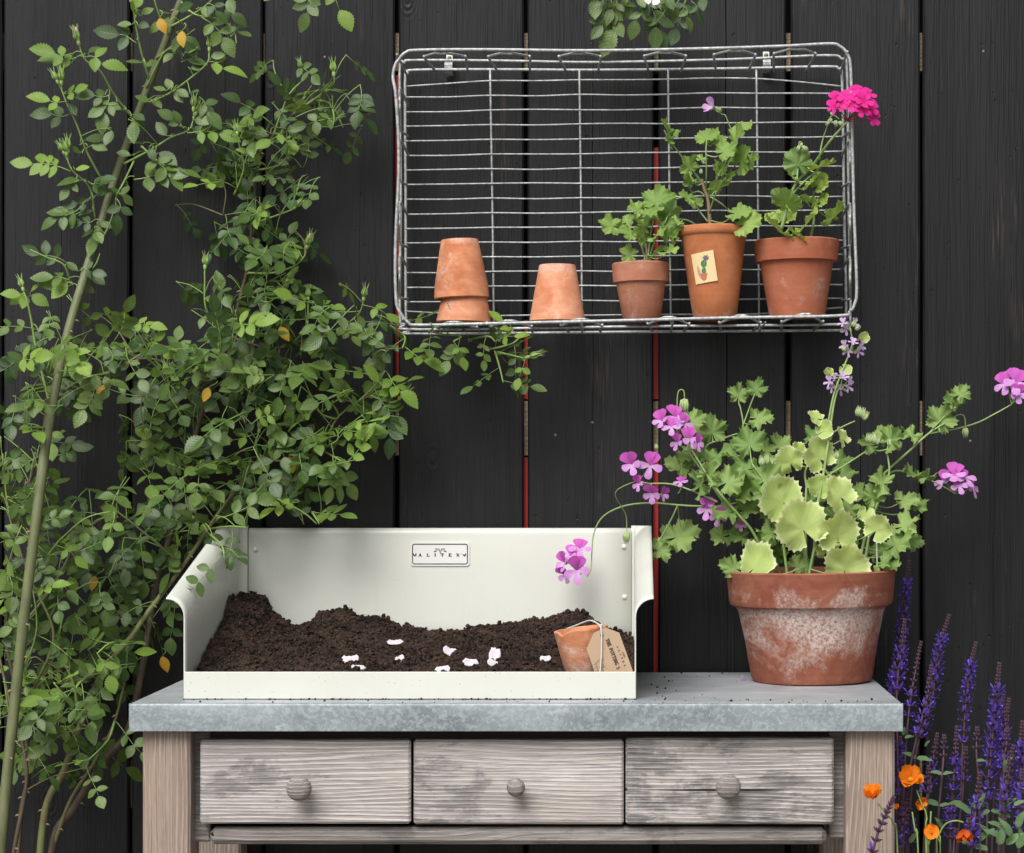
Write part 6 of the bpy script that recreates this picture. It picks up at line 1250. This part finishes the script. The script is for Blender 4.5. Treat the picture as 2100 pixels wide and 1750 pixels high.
# ------------------------------------------------------------------ purple sage and orange flowers, right of the bench
GX = lambda x: 1400 + x * .35
GY = lambda y: 1137.5 + y * .35
def spike(parent, pts, bloom, t, seed, dark=False, ln=None, w_=1.0):
    bloom = min(.85, bloom + .08) if not dark else bloom
    """one flowering stem: pts in crop pixels from the tip down; ln = length of the flowering part (share of the drawn stem)"""
    r = random.Random(seed); top = [P(GX(x), GY(y), t + .004 * i) for i, (x, y) in enumerate(pts)]
    low = top[-1]; foot = Vector((low.x + r.uniform(-.03, .03), low.y + r.uniform(-.03, .03), 0.0))
    path = smooth_path(top, 8); full = path + [low.lerp(foot, f) for f in (.25, .5, .75, 1.0)]
    mb = MB(); mb.tube(full, [.0006 + .0012 * min(1, i / 14) for i in range(len(full))], 5); st_ = mb.build('stem', M['sage_stem'], parent, smooth=True)
    L = sum((b - a).length for a, b in zip(path, path[1:])); ln = (ln or .8) * L; mb = MB(); acc = 0; s = 0; seg = 0; k = 0
    def at(d):
        a_ = 0
        for a, b in zip(path, path[1:]):
            l = (b - a).length
            if a_ + l >= d: return a.lerp(b, (d - a_) / l), (a - b).normalized()
            a_ += l
        return path[-1], (path[-2] - path[-1]).normalized()
    d = 0.0
    while d < ln:
        p, up = at(d); f = d / ln; opn = f > (1 - bloom)
        step = .0042 + .0107 * min(1, f * 1.4) ** 1.3; sz = (.0026 + .0014 * min(1, f * 2.2)) * w_; n = 5
        u = up.orthogonal().normalized(); v = up.cross(u)
        for j in range(n):
            a = 2 * math.pi * j / n + k * .52 + r.uniform(-.15, .15); o = u * math.cos(a) + v * math.sin(a); el = .72 - .32 * min(1, f * 2)
            dr = (o * (1 - el) + up * el).normalized(); c0 = p + o * .0008; mb.m = 0 if (f > .25 or dark) else 2
            mb.tube([c0, c0 + dr * sz * .9, c0 + dr * sz * 1.75], [sz * .22, sz * .42, sz * .08], 4, cap=False)
            if opn and r.random() < (.82 if not dark else .12):
                mb.m = 1; q = c0 + dr * sz * 1.3; fl = (o * .95 + up * .35 + Vector((0, 0, r.uniform(-.2, .2)))).normalized(); sd = fl.cross(up); sd = sd.normalized() if sd.length > 1e-5 else u; l = .0068 * w_ * r.uniform(.8, 1.25)
                e1 = q + fl * l + up * l * .9; e2 = q + fl * l * 1.25 - up * l * .55
                i = [mb.vert(x, (0, y_)) for x, y_ in ((q - sd * l * .16, 0), (q + sd * l * .16, 0), (q + fl * l * .7 + up * l * .55 + sd * l * .3, .6), (e1, 1), (q + fl * l * .7 + up * l * .55 - sd * l * .3, .6))]; mb.face(*i)
                i = [mb.vert(x, (0, y_)) for x, y_ in ((q + sd * l * .16, 0), (q - sd * l * .16, 0), (q + fl * l * .7 - up * l * .1 - sd * l * .45, .6), (e2, 1), (q + fl * l * .7 - up * l * .1 + sd * l * .45, .6))]; mb.face(*i)
        d += step; k += 1
    mb.build('flower_spike', [M['sage_calyx'], M['sage_petal'], M['sage_bud']], parent, smooth=False, uv=True)
def sage_leaf_mesh(seed):
    r = random.Random(seed); mb = MB(); N = 9; rows = []; cv = r.uniform(.1, .5)
    for k in range(N + 1):
        s = k / N; wd = .21 * math.sin(math.pi * s ** .7) ** .8 if 0 < s < 1 else .004
        rows.append([mb.vert((u * wd, s, abs(u) * wd * .4 - cv * s * s + .02 * math.sin(s * 14) * abs(u)), (u, s)) for u in (-1, 0, 1)])
    for k in range(N): mb.face(rows[k][0], rows[k][1], rows[k + 1][1], rows[k + 1][0]); mb.face(rows[k][1], rows[k][2], rows[k + 1][2], rows[k + 1][1])
    return mb.mesh('sage_leaf', M['sage_leaf'], smooth=True, uv=True)
SAGE = [sage_leaf_mesh(i) for i in range(5)]
def sage(lab, base, spikes, leaves, seed):
    o = thing('purple_sage', base, lab, 'sage plant', 'purple sage clumps'); r = random.Random(seed)
    for i, (pts, bl, t, kw) in enumerate(spikes): spike(o, pts, bl, t, seed * 50 + i, **kw)
    for (x, y, l, ang, t) in leaves:
        a = R(ang); inst('leaf', SAGE[r.randrange(5)], frame(P(GX(x), GY(y), t), (math.cos(a), -.35, math.sin(a)), (r.uniform(-.3, .3), -.6, .7), l * .35 * px(t)), o)
    return o
b0 = P(GX(1290), 1750, .2); b0.z = 0
sage('purple sage with the tallest spike, right behind the bench corner', b0, [
 ([(1328, 50), (1300, 300), (1270, 620), (1255, 850), (1265, 1300), (1280, 1700)], .78, .12, dict(ln=.48)), ([(1300, 390), (1285, 540), (1255, 800), (1260, 1200), (1270, 1700)], .5, .2, dict(ln=.34)),
 ([(1395, 520), (1365, 680), (1335, 850), (1310, 1100), (1290, 1500), (1280, 1750)], .3, .22, dict(ln=.4, w_=.85)), ([(1558, 365), (1500, 560), (1475, 760), (1440, 930), (1390, 1060), (1350, 1300), (1310, 1720)], .75, .16, dict(ln=.55)),
 ([(1455, 660), (1440, 800), (1405, 950), (1370, 1080), (1320, 1330), (1290, 1740)], .45, .24, dict(ln=.42)), ([(1240, 640), (1225, 800), (1235, 1100), (1260, 1700)], .7, .15, dict(ln=.3)),
 ([(1275, 1080), (1262, 1200), (1255, 1350), (1260, 1700)], .8, .2, dict(ln=.6))],
 [(1370, 1195, 95, 0, .25), (1365, 1195, 85, 140, .25), (1300, 1075, 60, 20, .24), (1290, 1060, 55, 80, .24), (1420, 1125, 50, 60, .25), (1380, 1290, 80, 170, .26), (1345, 1300, 95, 5, .22)], 1)
b1 = P(GX(1560), 1750, .25); b1.z = 0
sage('purple sage with thin half open spikes in the middle of the clump', b1, [
 ([(1715, 525), (1690, 650), (1665, 820), (1650, 1000), (1640, 1150), (1630, 1450), (1610, 1750)], .72, .14, dict(ln=.5)), ([(1605, 1020), (1600, 1150), (1590, 1300), (1575, 1480), (1560, 1750)], .6, .24, dict(ln=.72)),
 ([(1725, 1025), (1722, 1100), (1722, 1170), (1735, 1350), (1745, 1750)], .1, .2, dict(ln=.2, w_=1.1)), ([(1532, 1070), (1530, 1150), (1525, 1230), (1505, 1450), (1480, 1750)], .05, .26, dict(ln=.22, w_=1.05)),
 ([(1490, 1060), (1472, 1180), (1450, 1330), (1430, 1500), (1420, 1750)], .5, .24, dict(ln=.5)), ([(1440, 1250), (1438, 1330), (1425, 1500), (1410, 1750)], .2, .3, dict(ln=.4)), ([(1660, 1140), (1650, 1250), (1640, 1400), (1600, 1750)], .2, .2, dict(ln=.35)),
 ([(1560, 1480), (1565, 1560), (1570, 1750)], .9, .3, dict(ln=.9)), ([(1600, 1620), (1590, 1690), (1585, 1760)], .0, .34, dict(ln=.6))],
 [(1520, 1290, 75, 150, .28), (1525, 1290, 60, 30, .28), (1500, 1470, 110, 150, .3), (1505, 1475, 70, 20, .3), (1720, 1210, 60, 10, .22), (1690, 1520, 140, 140, .3), (1700, 1500, 130, 60, .3), (1640, 1460, 90, 170, .28), (1520, 1600, 80, 120, .3)], 2)
b2 = P(GX(1850), 1750, .25); b2.z = 0
sage('dense purple sage at the lower right corner with many blue spikes', b2, [
 ([(1855, 650), (1840, 800), (1825, 980), (1805, 1180), (1790, 1350), (1780, 1750)], .72, .2, dict(ln=.72, w_=1.15)), ([(1880, 815), (1872, 950), (1855, 1100), (1830, 1300), (1810, 1750)], .6, .16, dict(ln=.55)),
 ([(1910, 855), (1895, 960), (1880, 1100), (1865, 1300), (1850, 1750)], .5, .2, dict(ln=.5)), ([(1900, 1030), (1895, 1120), (1880, 1300), (1860, 1750)], .15, .24, dict(ln=.3, w_=1.1)), ([(1935, 1130), (1915, 1260), (1890, 1450), (1870, 1750)], .3, .26, dict(ln=.55)),
 ([(1740, 1290), (1728, 1420), (1710, 1560), (1690, 1750)], .55, .34, dict(ln=.95, w_=1.1)), ([(1990, 990), (1982, 1200), (1975, 1450), (1965, 1750)], .7, .24, dict(ln=.8, w_=1.1)), ([(1910, 1200), (1895, 1330), (1880, 1500), (1870, 1750)], .4, .3, dict(ln=.6)),
 ([(1885, 1560), (1880, 1640), (1880, 1750)], .0, .34, dict(ln=.5)), ([(1990, 1270), (1985, 1400), (1975, 1600), (1970, 1750)], .7, .3, dict(ln=.8)), ([(1680, 1560), (1695, 1640), (1690, 1760)], .95, .36, dict(ln=.95, w_=1.1)), ([(2040, 1100), (2030, 1300), (2010, 1750)], .6, .24, dict(ln=.7))],
 [(1890, 1280, 90, 95, .26), (1895, 1230, 70, 60, .26), (1800, 1500, 80, 200, .28), (1805, 1500, 75, -10, .28), (1890, 1690, 150, 130, .36), (1895, 1700, 140, 40, .36), (1960, 1600, 130, 70, .34), (1990, 1690, 100, 100, .36), (1790, 1730, 110, 160, .36), (1870, 1480, 110, 40, .3), (1920, 1540, 90, 150, .3), (1985, 1520, 70, 60, .3), (1760, 1480, 60, 100, .3), (1830, 1640, 100, 20, .33), (1985, 1400, 60, 90, .28), (1850, 1700, 120, 75, .37), (1920, 1650, 120, 110, .37), (1800, 1660, 110, 120, .35), (1960, 1720, 140, 60, .38), (1870, 1600, 100, 150, .34), (1940, 1470, 80, 30, .32), (1740, 1680, 110, 60, .35), (1700, 1720, 100, 140, .36)], 3)
b3 = P(GX(1180), 1750, .56); b3.z = 0
sage('dark leaning sage spikes standing in front of the right bench leg', b3, [
 ([(1230, 1435), (1190, 1520), (1150, 1610), (1115, 1740), (1110, 1800)], .1, .55, dict(ln=.95, dark=True, w_=1.25)), ([(1315, 1385), (1300, 1480), (1285, 1600), (1270, 1760)], .35, .42, dict(ln=.95, dark=True, w_=1.25)), ([(1280, 1420), (1272, 1520), (1262, 1640), (1255, 1760)], .6, .4, dict(ln=.95, w_=1.1)), ([(1335, 1500), (1325, 1600), (1320, 1760)], .6, .38, dict(ln=.9)), ([(1250, 1640), (1250, 1700), (1255, 1780)], .9, .44, dict(ln=.95))], [(1330, 1690, 90, 60, .4), (1290, 1720, 80, 120, .42)], 4)
# orange flowers
gm = thing('orange_geum', Vector((P(GX(1340), 1750, .42).x, -.42, 0)), 'orange flowered plant with thin stalks beside the right bench leg', 'flower')
def gflower(x, y, rad, t, fc, seed, mat='orange_petal', n=6, open_=.6):
    r = random.Random(seed); c = P(GX(x), GY(y), t); S = rad * .35 * px(t) * 1.1; mb = MB()
    for k in range(n):
        a0 = 2 * math.pi * k / n + r.uniform(-.2, .2); N = 6; rows = []; el = R(90 * (1 - open_) + r.uniform(-18, 18)); l = r.uniform(.85, 1.12)
        for j in range(N + 1):
            s = j / N; wd = .62 * math.sin(math.pi * .5 * min(1, s * 1.3)) ** .8 * (1 if s < .8 else math.sqrt(max(0, 1 - ((s - .8) / .22) ** 2))) + .04; row = []
            for u in (-1, -.4, .4, 1):
                rr = s * l; zz = math.sin(el) * rr + .22 * abs(u) ** 2 * s + .14 * math.sin(u * 4 + s * 5 + k + seed) * s; row.append(mb.vert((math.cos(a0) * rr * math.cos(el) - math.sin(a0) * u * wd, math.sin(a0) * rr * math.cos(el) + math.cos(a0) * u * wd, zz), (u, s)))
            rows.append(row)
        for j in range(N):
            for i in range(3): mb.face(rows[j][i], rows[j][i + 1], rows[j + 1][i + 1], rows[j + 1][i])
    mb.m = 1
    for k in range(22):
        a = k * 2.4; q = Vector((math.cos(a) * .22 * (k / 22) ** .5, math.sin(a) * .22 * (k / 22) ** .5, .3 + .12 * r.random())); mb.tube([Vector((0, 0, 0)), q], [.02, .035], 3)
    Mx = frame(c, Vector(fc).orthogonal(), fc, S); me = mb.mesh('flower', [M[mat], M['stamen']], smooth=True, uv=True); inst('flower', me, Mx, gm); return c
def gstalk(pts, r0=.0011):
    ps = [P(GX(x), GY(y), t) for x, y, t in pts]; low = ps[-1]; ps.append(Vector((low.x + .01, low.y + .01, low.z * .5))); ps.append(Vector((low.x + .015, low.y + .02, 0))); mb = MB(); mb.tube(smooth_path(ps, 6), r0, 5); mb.build('stalk', M['shoot'], gm, smooth=True)
gflower(1335, 1330, 72, .44, (-.1, -.75, .6), 1); gstalk([(1370, 1380, .44), (1400, 1460, .44), (1430, 1540, .44), (1425, 1750, .44)])
gflower(1120, 1425, 68, .555, (-.15, -.55, .8), 2, open_=.45); gstalk([(1145, 1460, .553), (1190, 1520, .55), (1235, 1580, .54), (1260, 1750, .5)])
gflower(1372, 1448, 46, .43, (.5, -.7, -.2), 3, open_=.5); gflower(1252, 1475, 16, .45, (-.2, -.9, .2), 5); gflower(1455, 1625, 40, .45, (.05, -1, .15), 4, n=9, open_=.9); gstalk([(1452, 1650, .45), (1442, 1700, .45), (1430, 1760, .45)]); gflower(1640, 1610, 62, .4, (.2, -.4, -.9), 6, 'rust_petal', 5, .35); gstalk([(1645, 1570, .4), (1600, 1560, .4), (1540, 1580, .4), (1500, 1650, .42), (1490, 1760, .42)])
gstalk([(1345, 1510, .46), (1362, 1620, .46), (1380, 1760, .46)]); gstalk([(1455, 1505, .44), (1450, 1600, .44), (1440, 1760, .44)]); gstalk([(1490, 1650, .43), (1510, 1700, .43), (1510, 1770, .43)], .0008)
print('leaves', nA, nB)
